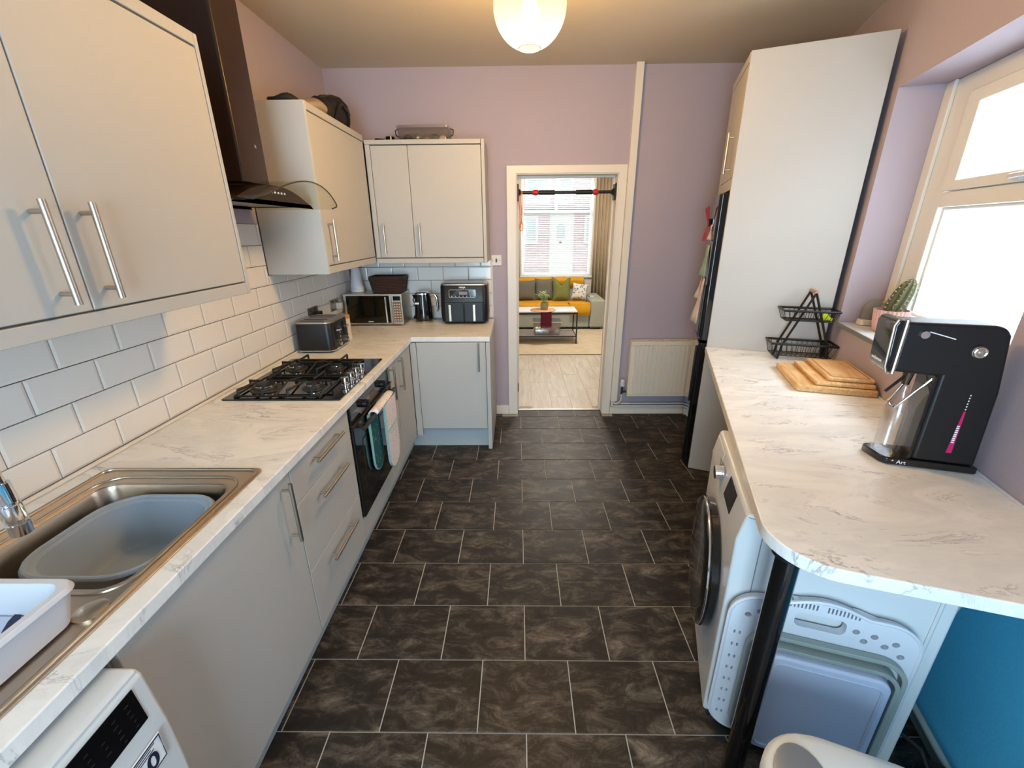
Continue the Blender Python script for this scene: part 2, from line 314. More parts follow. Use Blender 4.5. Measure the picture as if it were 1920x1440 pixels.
# ---------------------------------------------------------------- objects
BASE = {}
def thing(name, label, cat, base, frame='W', rot=0.0, group=None, kind=None):
    o = bpy.data.objects.new(name, None); o.empty_display_size = .05; COL.objects.link(o)
    if frame == 'W': o.location = base; o.rotation_euler = (0, 0, rot)
    else: o.location = RW(*base); o.rotation_euler = (0, 0, rot-RA)
    BASE[o] = Vector(base)
    tag(o, label, cat, group, kind); return o
def tag(o, label=None, cat=None, group=None, kind=None):
    if label: o['label'] = label
    if cat: o['category'] = cat
    if group: o['group'] = group
    if kind: o['kind'] = kind
    return o
def bsof(p): return BASE.get(p, Vector((0, 0, 0)))
def part(name, bm, m, parent=None, bevel=0, seg=2, smooth=False, local=False, label=None, sub=0, solid=0, frame=None, mats=None):
    me = bpy.data.meshes.new(name)
    if bevel == 0 or True: bmesh.ops.recalc_face_normals(bm, faces=bm.faces)
    bm.to_mesh(me); bm.free()
    o = bpy.data.objects.new(name, me); COL.objects.link(o)
    if parent is not None:
        b = bsof(parent)
        if not local: me.transform(Matrix.Translation(-b)); BASE[o] = b
        else: BASE[o] = Vector((0, 0, 0))
        o.parent = parent
    elif frame == 'R':
        o.location = W0; o.rotation_euler = (0, 0, -RA)
    me.materials.append(M[m] if isinstance(m, str) else m)
    if solid: md = o.modifiers.new('thick', 'SOLIDIFY'); md.thickness = solid; md.offset = 0
    if sub: md = o.modifiers.new('sub', 'SUBSURF'); md.levels = sub; md.render_levels = sub
    if bevel:
        md = o.modifiers.new('bevel', 'BEVEL'); md.width = bevel; md.segments = seg; md.limit_method = 'ANGLE'; md.angle_limit = radians(40); md.harden_normals = True
    if bevel or smooth or sub:
        for p in me.polygons: p.use_smooth = True
    if smooth and not bevel and not sub:
        try: me.set_sharp_from_angle(angle=radians(42))
        except Exception: pass
    if label: o['label'] = label
    return o
def B(): return bmesh.new()
def box(name, m, parent, x0, x1, y0, y1, z0, z1, bevel=.002, **k):
    bm = B(); bx(bm, x0, x1, y0, y1, z0, z1); return part(name, bm, m, parent, bevel=bevel, **k)
def cylp(name, m, parent, a, b, r, seg=20, bevel=0, **k):
    bm = B(); cyl(bm, a, b, r, seg); return part(name, bm, m, parent, bevel=bevel, smooth=True, **k)
def tubep(name, m, parent, pts, r, seg=8, closed=False, **k):
    bm = B(); sweep(bm, pts, r, seg, closed); return part(name, bm, m, parent, smooth=True, **k)
def struct(o): o['kind'] = 'structure'; return o
def text(name, body, size, m, parent, pos, right, up, depth=.0006, center=True, local=False, bold=0):
    cu = bpy.data.curves.new(name, 'FONT'); cu.body = body; cu.size = size; cu.extrude = depth; cu.offset = bold
    cu.align_x = 'CENTER' if center else 'LEFT'; cu.align_y = 'CENTER'
    to = bpy.data.objects.new(name, cu); me = bpy.data.meshes.new_from_object(to); bpy.data.objects.remove(to)
    R = Vector(right).normalized(); U = Vector(up).normalized(); N = R.cross(U)
    T = Matrix(((R.x, U.x, N.x, pos[0]), (R.y, U.y, N.y, pos[1]), (R.z, U.z, N.z, pos[2]), (0, 0, 0, 1)))
    me.transform(T)
    if not local: me.transform(Matrix.Translation(-bsof(parent)))
    me.materials.clear(); me.materials.append(M[m]); o = bpy.data.objects.new(name, me); COL.objects.link(o); o.parent = parent; return o
def handle(parent, a, b, out, r=.0068, name='handle', stand=.030):
    a, b, out = Vector(a), Vector(b), Vector(out); d = (b-a); bm = B(); cyl(bm, a, b, r, 14)
    for k in (.11, .89): p = a+d*k; cyl(bm, p, p-out*stand, r*.75, 10)
    return part(name, bm, 'steel', parent, smooth=True, label='brushed steel bar handle')

XW, YB, ZC = -1.43, 3.70, 2.765
# ================================================================ SETTING
# kitchen floor: screed and tiles
bm = B(); bx(bm, -1.6, 2.6, -1.9, 3.86, -.08, -.003); floor = struct(part('floor', bm, 'grout'))
TX0, TW, TY0, TD = .02496, .342435, .971144, .266365
def tilemesh(w, d, g=.0022, zt=0.0, nm='tile'):
    bm = B(); b = .0016
    loft(bm, [[(g, g, -.006), (w-g, g, -.006), (w-g, d-g, -.006), (g, d-g, -.006)], [(g, g, zt-b), (w-g, g, zt-b), (w-g, d-g, zt-b), (g, d-g, zt-b)],
              [(g+b, g+b, zt), (w-g-b, g+b, zt), (w-g-b, d-g-b, zt), (g+b, d-g-b, zt)]])
    me = bpy.data.meshes.new(nm); bm.to_mesh(me); bm.free(); me.materials.append(M['stile']); return me
TM = {}
for k in range(-6, 11):
    y0 = TY0+k*TD; y1 = y0+TD
    for c in range(-4, 7):
        off = 0 if k % 2 else .5
        x0 = TX0+(c+off)*TW; x1 = x0+TW
        if x1 < -.86 or x0 > 1.394+(y1-1.003)*.3076: continue
        x0c = max(x0, -.86); x1c = x1
        ylim = 3.785 if (x0 > -.1 and x1 < .80) else 3.70
        if k == 10 and x0 < .79 and x1 > -.005: ylim = 3.785
        if k == 10 and (x0 < -.005 < x1): x0c = max(x0, -.004)
        if k == 10 and (x0 < .786 < x1): x1c = .786
        if x0 > .8 or x1 < -.0: ylim = 3.70
        y1c = min(y1, ylim)
        if y1c - y0 < .02: continue
        key = (round(x1c-x0c, 4), round(y1c-y0, 4))
        if key not in TM: TM[key] = tilemesh(*key)
        o = bpy.data.objects.new('tile', TM[key]); o.location = (x0c, y0, 0); COL.objects.link(o); o.parent = floor
# ceiling
bm = B(); bx(bm, -1.6, 2.7, -1.5, 3.86, ZC, ZC+.1); struct(part('ceiling', bm, 'ceil'))
# left wall, back wall, near wall
bm = B(); bx(bm, -1.6, XW-.008, -1.5, 3.86, 0, ZC); wl = struct(part('wall_left', bm, 'wall'))
bm = B(); cells(bm, [-1.438, -.022, .804, 2.6], [0, 2.062, ZC], lambda u, v: not (-.022 < u < .804 and v < 2.062), YB+.008, 3.86, 'y'); wb = struct(part('wall_back', bm, 'wall'))
bm = B(); cells(bm, [-1.438, -.95, .35, 1.3], [0, .35, 2.30, ZC], lambda u, v: not (-.95 < u < .35 and .35 < v < 2.30), -1.5, -1.4, 'y'); struct(part('wall_near', bm, 'wall'))
bm = B(); cells(bm, [-.95, -.88, .28, .35], [.35, .42, 2.23, 2.30], lambda u, v: not (-.88 < u < .28 and .42 < v < 2.23), -1.48, -1.42, 'y'); struct(part('window_2', bm, 'upvc'))
# right wall with window hole (R frame: n, t, z), saturated blue below the worktop
WT0, WT1, WZ0, WZ1 = .26, 1.49, 1.115, 2.268
bm = B(); cells(bm, [-2.62, WT0, WT1, 3.2], [0, .872, WZ0, WZ1, ZC], lambda u, v: v > .872 and not (WT0 < u < WT1 and WZ0 < v < WZ1), 0, .34, 'x'); wr = struct(part('wall_right', bm, 'wall', frame='R'))
box('lower_wall', 'wallteal', wr, 0, .34, -2.62, 3.2, 0, .872, bevel=0, label='blue lower wall')
# far right closing wall behind fridge is the back wall itself

# wall tiles
def walltile(w, h, side):
    g = .0016; b = .010; t0, t1, t2 = 0, .0065, .0085; bm = B()
    def L(i, t): return [(t, i, i), (t, w-i, i), (t, w-i, h-i), (t, i, h-i)]
    loops = [L(g, t0), L(g, t1), L(min(b, w*.3, h*.3), t2)]
    if side == 'b': loops = [[(y, -x, z) for x, y, z in l] for l in loops]
    loft(bm, loops, cap0=False); bmesh.ops.recalc_face_normals(bm, faces=bm.faces)
    me = bpy.data.meshes.new('tile'); bm.to_mesh(me); bm.free(); me.materials.append(M['tile']); return me
TM = {}
def addtile(side, a0, a1, z0, z1, parent):
    key = (side, round(a1-a0, 3), round(z1-z0, 3))
    if key[1] < .012 or key[2] < .012: return
    if key not in TM: TM[key] = walltile(a1-a0, z1-z0, side)
    o = bpy.data.objects.new('tile', TM[key]); COL.objects.link(o); o.parent = parent
    o.location = (XW-.0075, a0, z0) if side == 'l' else (a0, YB+.0075, z0)
RZ = [.9165, 1.020, 1.130, 1.241, 1.3505, 1.4605, 1.5705, 1.6805]
box('grout_bed', 'dgrout', wl, XW-.009, XW-.005, -.6, 3.70, .9165, 1.405, bevel=0, label='dark grey grout')
box('grout_bed', 'dgrout', wl, XW-.009, XW-.005, 1.735, 2.485, 1.405, 1.6805, bevel=0, label='dark grey grout')
box('grout_bed', 'dgrout', wb, -1.43, -.222, YB+.005, YB+.009, .9165, 1.405, bevel=0, label='dark grey grout')
for r in range(7):
    z0, z1 = RZ[r], RZ[r+1]; ph = 1.136 if r % 2 == 0 else 1.019+.002
    for k in range(-6, 13):
        a0 = ph+.2205*k; a1 = a0+.2205
        if r < 4: addtile('l', a0, min(a1, 3.692), z0, z1, wl)
        elif r == 4:
            # clipped under cabinets, full in the gap
            lo, hi = max(a0, 1.735), min(a1, 2.485)
            if hi > lo+.01: addtile('l', lo, hi, z0, z1, wl)
            if a0 < 1.735: addtile('l', a0, min(a1, 1.733), z0, 1.405, wl)
            if a1 > 2.487 and a0 < 3.69: addtile('l', max(a0, 2.487), min(a1, 3.692), z0, 1.405, wl)
        else:
            lo, hi = max(a0, 1.735), min(a1, 2.485)
            if hi > lo+.01: addtile('l', lo, hi, z0, z1, wl)
for r in range(5):
    z0, z1 = RZ[r], min(RZ[r+1], 1.405); ph = -.849 if r % 2 else -.742
    for k in range(-4, 4):
        a0 = max(ph+.215*k, -1.421); a1 = min(ph+.215*(k+1), -.222)
        if a1-a0 > .012: addtile('b', a0, a1, z0, z1, wb)
struct(box('trim_1', 'trim', None, -.2225, -.214, YB-.002, YB+.009, .9165, 1.41, bevel=0))
struct(box('trim_2', 'trim', None, -1.4215, -1.408, -.6, 3.690, .9105, .921, bevel=.003))   # silicone bead

# door frame, architrave, linings
d1 = thing('door_1', None, None, (.39, YB, 0), kind='structure'); del d1['kind']; d1['kind'] = 'structure'
bm = B(); cells(bm, [-.088, -.010, .792, .858], [0, 2.052, 2.112], lambda u, v: not (-.010 < u < .792 and v < 2.052), 3.682, 3.708, 'y'); part('architrave', bm, 'trim', d1, bevel=.006)
bm = B(); cells(bm, [-.022, -.004, .786, .804], [0, 2.046, 2.062], lambda u, v: not (-.004 < u < .786 and v < 2.046), 3.690, 3.888, 'y'); part('door_lining', bm, 'trim', d1, bevel=.002)
bm = B(); cells(bm, [-.004, .010, .772, .786], [0, 2.030, 2.046], lambda u, v: not (.010 < u < .772 and v < 2.030), 3.785, 3.82, 'y'); part('door_stop', bm, 'trim', d1, bevel=.002)
for z in (.22, ): box('hinge', 'brass' if 'brass' in M else 'darksteel', d1, -.004, .004, 3.70, 3.735, z, z+.08, bevel=.001)
box('threshold_bar', 'steel', d1, .0, .782, 3.772, 3.80, -.003, .007, bevel=.002)
struct(box('baseboard_left', 'trim', None, -.204, -.0885, 3.686, YB+.008, 0, .086, bevel=.003))
struct(box('baseboard_back', 'trim', None, .860, 1.9, 3.684, YB+.008, 0, .07, bevel=.004))
struct(box('trim_3', 'trim', None, .8585, .914, 3.655, YB+.008, .14, ZC, bevel=.002))    # pipe boxing
# switch by the door
sw = thing('wall_switch', 'cream fused wall switch on the lilac wall left of the doorway', 'switch', (-.178, YB, 1.40))
box('plate', 'cream', sw, -.222, -.136, YB-.004, YB+.008, 1.358, 1.444, bevel=.003)
box('switch_rocker', 'black', sw, -.186, -.172, YB-.007, YB-.003, 1.385, 1.415, bevel=.001, label='dark rocker')
for x in (-.210, -.148): cylp('screw', 'darksteel', sw, (x, YB-.006, 1.401), (x, YB-.003, 1.401), .004, 8)

# window in right wall
w1 = thing('window_1', None, None, (.2, .875, WZ0), 'R'); w1['kind'] = 'structure'
bm = B(); cells(bm, [WT0, .40, 1.285, WT1], [WZ0, 1.222, 1.722, 1.788, 2.188, WZ1], lambda u, v: not (.40 < u < 1.285 and (1.222 < v < 1.722 or 1.788 < v < 2.188)), .20, .27, 'x'); part('window_frame', bm, 'upvc', w1, bevel=.006)
bm = B(); cells(bm, [1.42, WT1], [WZ0, WZ1], lambda u, v: True, .185, .20, 'x'); part('frame_trim', bm, 'upvc', w1, bevel=.004)
bm = B(); cells(bm, [.41, .50, 1.185, 1.275], [1.790, 1.832, 2.130, 2.186], lambda u, v: not (.50 < u < 1.185 and 1.832 < v < 2.130), .185, .245, 'x'); sash = part('opening_sash', bm, 'upvc', w1, bevel=.006)
box('pane', 'frost', w1, .222, .228, .49, 1.195, 1.825, 2.138, bevel=0); box('pane', 'frost', w1, .238, .244, .395, 1.29, 1.215, 1.728, bevel=0)
bm = B(); cells(bm, [.40, .413, 1.272, 1.285], [1.222, 1.234, 1.710, 1.722], lambda u, v: not (.413 < u < 1.272 and 1.234 < v < 1.710), .222, .238, 'x'); part('glazing_bead', bm, 'upvc', w1, bevel=.002)
bm = B(); bx(bm, .172, .186, .78, .82, 1.796, 1.820); sweep(bm, [(.165, .80, 1.808), (.150, .79, 1.808), (.150, .66, 1.812)], .008, 8); part('window_handle', bm, 'wplast', sash, smooth=True, label='white window handle')
# sill tiles
ws = thing('window_sill', None, None, (.1, .875, 1.115), 'R'); ws['kind'] = 'structure'; ws.name = 'trim_4'
bm = B(); bx(bm, -.003, .20, WT0, WT1, 1.100, 1.118); part('sill_bed', bm, 'grout', ws)
for k in range(8):
    a0 = WT0+.003+k*.154; a1 = min(a0+.151, WT1-.002); box('tile', 'sill', ws, -.006, .098, a0, a1, 1.116, 1.132, bevel=.003); box('tile', 'sill', ws, .101, .198, a0, a1, 1.116, 1.132, bevel=.003)
box('edge_trim', 'steel', ws, -.010, -.004, WT0, WT1, 1.112, 1.132, bevel=.001, label='grey metal edge strip')

# right baseboard / pipes
struct(box('baseboard_right', 'trim', None, 0, 0, 0, 0, 0, 0, bevel=0)) if False else None
bm = B(); bx(bm, -.016, 0, -2.3, 1.45, .0, .055); struct(part('baseboard_right', bm, 'greyplast', frame='R', bevel=.004))

# ================================================================ LEFT RUN
xf = -.800      # door fronts
def door(parent, y0, y1, z0, z1, h=None, name='door', out=Vector((1, 0, 0))):
    d = box(name, 'cab', parent, xf-.020, xf, y0+.0015, y1-.0015, z0+.0015, z1-.0015, bevel=.0025)
    if h: handle(d, h[0], h[1], out)
    return d
def basecab(label, y0, y1, group='grey base cabinets of the left run'):
    t = thing('base_cabinet', label, 'cabinet', (-1.1, (y0+y1)/2, 0), group=group)
    bm = B(); bx(bm, -1.40, xf-.022, y0+.001, y0+.018, .15, .868); bx(bm, -1.40, xf-.022, y1-.018, y1-.001, .15, .868)
    bx(bm, -1.40, xf-.022, y0+.018, y1-.018, .15, .168); bx(bm, -1.40, -1.385, y0+.018, y1-.018, .168, .868)
    part('carcass', bm, 'carc', t); return t
z1d = .866
t = basecab('wide grey cabinet under the sink with one long door', .595, 1.276)
door(t, .600, 1.276, .112, z1d, ((-.765, 1.213, .846), (-.765, 1.213, .612)))
t = thing('drawer_unit', 'grey three-drawer unit between the sink cabinet and the oven', 'drawers', (-1.1, 1.545, 0))
bm = B(); bx(bm, -1.40, xf-.022, 1.278, 1.295, .15, .868); bx(bm, -1.40, xf-.022, 1.793, 1.810, .15, .868); bx(bm, -1.40, xf-.022, 1.295, 1.793, .15, .168); part('carcass', bm, 'carc', t)
for z0, z1, hz in ((.707, z1d, .812), (.402, .707, .655), (.112, .402, .345)):
    d = door(t, 1.277, 1.812, z0, z1, None, 'drawer'); handle(d, (-.765, 1.415, hz), (-.765, 1.672, hz), (1, 0, 0))
# oven
t = thing('oven_housing', 'grey housing panel under the built-in oven', 'cabinet', (-1.1, 2.135, 0))
bm = B(); bx(bm, -1.40, xf-.022, 1.8135, 1.818, .15, .868); bx(bm, -1.40, xf-.022, 2.454, 2.4585, .15, .868); bx(bm, -1.40, xf-.022, 1.818, 2.454, .15, .235); part('carcass', bm, 'carc', t)
box('filler_panel', 'cab', t, xf-.020, xf, 1.814, 2.456, .112, .243, bevel=.002)
ov = thing('built_in_oven', 'black built-in electric oven with glass door below the hob', 'oven', (-1.1, 2.135, .246))
box('oven_body', 'black', ov, -1.36, xf-.014, 1.825, 2.450, .25, .862, bevel=.004)
box('control_panel', 'gloss', ov, xf-.013, xf+.010, 1.819, 2.454, .770, .862, bevel=.003)
box('trim_strip', 'darksteel', ov, xf-.013, xf+.018, 1.819, 2.454, .760, .769, bevel=.002, label='steel strip')
od = box('oven_door', 'gloss', ov, xf-.013, xf+.014, 1.819, 2.454, .250, .757, bevel=.004)
bm = B(); holed(bm, rrect(1.90, 2.37, .33, .66, .03), [rrect(1.912, 2.358, .342, .648, .024)], xf+.014, xf+.0146, 'x'); part('door_window', bm, 'black', od, label='dark window outline in the glass')
bm = B(); bx(bm, xf+.040, xf+.054, 1.86, 2.415, .722, .748); bx(bm, xf+.012, xf+.042, 1.885, 1.900, .724, .746); bx(bm, xf+.012, xf+.042, 2.375, 2.390, .724, .746); part('handle', bm, 'darksteel', od, bevel=.003, label='flat steel bar handle')
for y in (1.99, 2.28):
    bm = B(); cyl(bm, (xf+.010, y, .816), (xf+.034, y, .816), .021, 24); bx(bm, xf+.034, xf+.044, y-.005, y+.005, .797, .835); part('knob', bm, 'black', ov, bevel=.002)
bm = B(); bx(bm, xf+.0098, xf+.0108, 2.095, 2.175, .800, .832); part('oven_display', bm, 'screen', ov)
# narrow + wide doors
t = basecab('narrow grey cabinet right of the oven with one slim door', 2.460, 2.611); door(t, 2.460, 2.611, .112, z1d, ((-.765, 2.483, .856), (-.765, 2.483, .636)))
t = basecab('grey corner cabinet with door meeting the return run', 2.613, 3.040); door(t, 2.613, 2.995, .112, z1d, ((-.765, 2.675, .856), (-.765, 2.675, .632)))
box('corner_post', 'cab', t, xf-.020, xf, 2.997, 3.018, .112, z1d, bevel=.002)
# return cabinet (faces the camera)
yf = 3.02
t = thing('base_cabinet', 'grey base cabinet beside the doorway, under the air fryer', 'cabinet', (-.5, 3.35, 0), group='grey base cabinets of the left run')
bm = B(); bx(bm, -.776, -.760, yf+.022, 3.68, .15, .868); bx(bm, -.260, -.240, yf+.022, 3.68, .15, .868); bx(bm, -.760, -.260, yf+.022, 3.68, .15, .168); bx(bm, -.760, -.260, 3.665, 3.68, .168, .868); part('carcass', bm, 'carc', t)
box('corner_post', 'cab', t, -.797, -.752, yf, yf+.020, .112, z1d, bevel=.002)
d = box('door', 'cab', t, -.749, -.2385, yf, yf+.020, .174, .868, bevel=.0025); handle(d, (-.290, yf-.034, .872), (-.290, yf-.034, .652), (0, -1, 0))
box('end_panel', 'cab', t, -.2350, -.2055, 3.005, 3.690, .0, .869, bevel=.002)
struct(box('trim_5', 'plinth', None, -.862, -.846, -.1, 3.062, .001, .148, bevel=.001)); struct(box('trim_6', 'plinth', None, -.844, -.237, 3.064, 3.080, .001, .160, bevel=.001))

# worktop, L shaped, sink cut-out
wt = thing('worktop', 'marble-effect laminate worktop of the left run, holding sink and hob', 'worktop', (-1.1, 2.0, .872))
SX0, SX1, SY0, SY1 = -1.325, -.850, .20, 1.180
bm = B(); cells(bm, [-1.4205, SX0, SX1, -.778, -.206], [-.25, SY0, SY1, 3.018, 3.690], lambda u, v: (u < -.778 or v > 3.018) and not (SX0 < u < SX1 and SY0 < v < SY1), .8725, .910, 'z')
part('worktop_slab', bm, 'marble', wt, bevel=.004, seg=3)

# sink
sk = thing('kitchen_sink', 'stainless steel sink with drainer set in the left worktop', 'sink', (-1.09, .7, .911))
RX0, RX1, RY0, RY1 = -1.350, -.828, .14, 1.203
BX0, BX1, BY0, BY1 = -1.272, -.866, .700, 1.112
bm = B(); holed(bm, rrect(RX0, RX1, RY0, RY1, .03), [rrect(BX0, BX1, BY0, BY1, .055)], .9115, .9145, 'z'); part('sink_deck', bm, 'sink', sk, bevel=.001)
bm = B(); sweep(bm, [(x, y, .9155) for x, y in rrect(RX0+.012, RX1-.012, RY0+.012, RY1-.012, .028)], .005, 8, closed=True); part('raised_rim', bm, 'sink', sk, smooth=True)
bm = B(); sweep(bm, [(x, y, .9150) for x, y in rrect(BX0-.020, BX1+.012, BY0-.012, BY1+.035, .07)], .004, 8, closed=True); part('bowl_ridge', bm, 'sink', sk, smooth=True)
bm = B(); L = []
for z, i in ((.9135, -.002), (.9115, .004), (.900, .008), (.76, .020), (.742, .045)): L.append([(x, y, z) for x, y in rrect(BX0+i, BX1-i, BY0+i, BY1-i, max(.03, .055-i*.3))])
loft(bm, L, cap0=False); part('bowl', bm, 'sink', sk, solid=.0012, smooth=True)
cylp('drain', 'chrome', sk, (-1.07, .90, .7425), (-1.07, .90, .7465), .04, 24)
bm = B()
for k in range(7): sweep(bm, [(-1.29+.06*k, .22, .9155), (-1.29+.06*k, .60, .9150)], .0035, 6)
part('drainer_ridges', bm, 'sink', sk, smooth=True)
bm = B(); lathe(bm, [(.030, 0), (.030, .004), (.024, .007), (.004, .008)], 28, (-.872, .645, .9146)); part('hole_cover', bm, 'sink', sk, smooth=True, label='round chrome button by the bowl')
# tap
tp = thing('kitchen_tap', 'chrome kitchen tap with pull-down spout over the sink', 'tap', (-1.312, .62, .915))
bm = B(); sweep(bm, [(-1.312, .62, .9147), (-1.312, .62, 1.16), (-1.300, .630, 1.22), (-1.27, .655, 1.262), (-1.22, .70, 1.28), (-1.17, .745, 1.262), (-1.14, .77, 1.22), (-1.132, .778, 1.17), (-1.131, .779, 1.12)], .013, 14); lathe(bm, [(.028, 0), (.028, .03), (.016, .04)], 24, (-1.312, .62, .9147)); part('spout', bm, 'chrome', tp, smooth=True)
bm = B(); lathe(bm, [(.019, 0), (.020, .028), (.017, .030), (.017, .036), (.0195, .038), (.0195, .075), (.017, .077), (.017, .082), (.019, .084), (.017, .13)], 24, (-1.130, .780, 1.0)); part('spray_head', bm, 'chrome', tp, smooth=True)
tubep('lever', 'chrome', tp, [(-1.312, .60, .985), (-1.312, .55, 1.0)], .006)
# washing-up bowl
wb_ = thing('washing_up_bowl', 'grey-blue plastic washing-up bowl sitting in the sink', 'bowl', (-1.045, .915, .748))
bm = B(); L = []
def bl(i, z, r): return [(x, y, z) for x, y in rrect(-1.208+i, -.884-i, .762+i, 1.078-i, r)]
for i, z, r in ((.060, .752, .06), (.045, .754, .07), (.030, .775, .08), (.010, .88, .095), (-.006, .890, .10), (-.010, .884, .10)): L.append(bl(i, z, r))
loft(bm, L, cap1=False); part('bowl_shell', bm, 'bowl', wb_, solid=.003, smooth=True)
tubep('rim', 'bowl', wb_, bl(-.004, .888, .10), .0065, 8, closed=True)
# white dish tray
dt = thing('dish_tray', 'white plastic dish tray on the sink drainer with leaf print inside', 'tray', (-1.0, .45, .916), rot=0)
def dl(i, z, r=.03): return [(x, y, z) for x, y in rrect(-1.262+i, -.862-i, .20+i, .648-i, r)]
bm = B(); loft(bm, [dl(.018, .919), dl(.006, .985), dl(.0, .992), dl(.004, 1.002), dl(.018, 1.002), dl(.022, .985), dl(.030, .932)]); part('tray_shell', bm, 'wplast', dt, bevel=.002)
bm = B(); bx(bm, -1.228, -.896, .236, .614, .934, .936); part('tray_liner', bm, 'bplast', dt, label='pale blue inner base')
bm = B()
for cx, cy, an, s in ((-.965, .588, 2.2, .05), (-.985, .560, 2.5, .04), (-1.03, .585, 1.9, .04), (-1.0, .53, 2.3, .045), (-.95, .545, 2.7, .03), (-.935, .60, 1.2, .004)):
    prism(bm, [(cx+s*cos(an)*k-s*.22*sin(an)*w, cy+s*sin(an)*k+s*.22*cos(an)*w) for k, w in ((-1, 0), (-.5, -.8), (0, -1), (.5, -.8), (1, 0), (.5, .8), (0, 1), (-.5, .8))], .9361, .9366)
part('leaf_print', bm, 'inkd', dt, label='navy leaf print')

# hob
hb = thing('gas_hob', 'black glass gas hob with four burners and chrome knobs', 'hob', (-1.09, 2.12, .910))
bm = B(); prism(bm, rrect(-1.366, -.815, 1.792, 2.446, .008), .9102, .918); part('glass_plate', bm, 'gloss', hb, bevel=.002)
for x, y, r in ((-1.235, 1.937, .050), (-1.005, 1.949, .038), (-1.240, 2.250, .040), (-1.009, 2.248, .030)):
    b_ = B(); lathe(b_, [(r*1.45, 0), (r*1.4, .004), (r*1.05, .006), (r*1.0, .014), (r*.95, .016)], 28, (x, y, .918)); bo = part('burner', b_, 'burner', hb, smooth=True)
    b_ = B(); lathe(b_, [(r*.98, 0), (r*1.0, .003), (r*.98, .006)], 28, (x, y, .934)); part('burner_ring', b_, 'chrome', bo, smooth=True, label='silver ring')
    b_ = B(); lathe(b_, [(r*.88, 0), (r*.88, .004), (r*.80, .006)], 28, (x, y, .9402)); part('burner_cap', b_, 'iron', bo, smooth=True)
def support(y0, y1, ys, xr):
    b_ = B(); x0, x1 = -1.312, xr; zb, zt = .926, .956; w = .0058
    def bar(p, q): sweep(b_, [p, q], w, 4)
    for p, q in (((x0, y0, zb), (x1, y0, zb)), ((x1, y0, zb), (x1+.0, y1, zb)), ((x1, y1, zb), (x0, y1, zb)), ((x0, y1, zb), (x0, y0, zb))): bar(p, q)
    for cx in (-1.237, -1.007):
        for sy, ye in ((y0, ys-.022), (y1, ys+.022)): 
            for dx in ((-.055, .055) if sy == y0 else (0,)):
                sweep(b_, [(cx+dx, sy, zb), (cx+dx, sy, zt), (cx+dx*.5, ye, zt)], w, 4)
    for sx, xe in ((x0, -1.262), (x1, -.982)): sweep(b_, [(sx, ys, zb), (sx, ys, zt), (xe, ys, zt)], w, 4)
    bar((-1.215, ys, zt), (-1.030, ys, zt)); bar((-1.122, ys, zt), (-1.122, y0, zb)); bar((-1.122, ys, zt), (-1.122, y1, zb))
    for fx in (x0, x1):
        for fy in (y0, y1): cyl(b_, (fx, fy, .918), (fx, fy, zb), .006, 8)
    part('pan_support', b_, 'iron', hb, bevel=.0012, seg=1)
support(1.812, 2.085, 1.943, -.915); support(2.115, 2.395, 2.250, -.915)
for y in (1.985, 2.062, 2.137, 2.214):
    b_ = B(); lathe(b_, [(.020, 0), (.020, .003), (.0145, .005), (.0145, .018), (.0185, .020), (.0185, .040), (.016, .042)], 24, (-.862, y, .918)); part('knob', b_, 'chrome', hb, smooth=True, label='chrome knob')

# toaster
to = thing('toaster', 'black four-slice toaster with steel top on the left worktop', 'toaster', (-1.29, 2.76, .911))
def tl(i, z, r=.04): return [(x, y, z) for x, y in rrect(-1.405+i, -1.166-i, 2.590+i, 2.885-i, r)]
bm = B(); loft(bm, [tl(.012, .922, .03), tl(.0, .930), tl(.004, 1.085), tl(.006, 1.096)]); part('toaster_body', bm, 'black', to, bevel=.002)
bm = B(); loft(bm, [tl(.018, .912, .02), tl(.018, .921, .02)]); part('foot', bm, 'black', to)
bm = B(); loft(bm, [tl(.008, .9212), tl(-.002, .923), tl(-.003, .928), tl(.000, .9305)]); part('base_band', bm, 'chrome', to, smooth=True, label='chrome band round the bottom')
bm = B(); prism(bm, [(x, y) for x, y, z in tl(.004, 0)], 1.0965, 1.108); part('top_plate', bm, 'steel', to, bevel=.003)
bm = B(); bm.free()
for y in (2.640, 2.695, 2.775, 2.830): box('bread_slot', 'dark', to, -1.375, -1.225, y-.011, y+.011, 1.100, 1.1087, bevel=0, label='bread slot with its inner shade painted dark')  # dark boxes on a solid plate, slot shade put into their colour
for y in (2.670, 2.795):
    box('lever_slot', 'dark', to, -1.168, -1.162, y-.010, y+.010, .985, 1.075, bevel=0); box('lever', 'chrome', to, -1.162, -1.140, y-.020, y+.020, 1.040, 1.052, bevel=.003)
    for k, zz in enumerate((1.020, .995, .970)):
        cylp('button', 'chrome', to, (-1.166, y+.036, zz), (-1.160, y+.036, zz), .006, 10)
    cylp('dial', 'chrome', to, (-1.166, y+.028, .948), (-1.154, y+.028, .948), .011, 14)

# sockets
def socket(label, y0, y1, plug, m='steel'):
    s = thing('wall_socket', label, 'socket', (XW, (y0+y1)/2, 1.10), group='steel sockets on the tiled left wall')
    box('faceplate', m, s, XW-.001, XW+.009, y0, y1, 1.060, 1.148, bevel=.002)
    for k in (.3, .7): yy = y0+(y1-y0)*k; box('switch', 'black', s, XW+.009, XW+.012, yy-.006, yy+.006, 1.122, 1.138, bevel=.001)
    bm = B(); yy = y0+(y1-y0)*.72; bx(bm, XW+.009, XW+.050, yy-.024, yy+.024, 1.068, 1.115); part('plug', bm, plug, s, bevel=.006)
socket('steel double socket with black plug on tiles behind the toaster', 2.845, 3.005, 'black'); socket('steel double socket with white plug beside the microwave', 3.215, 3.375, 'white')

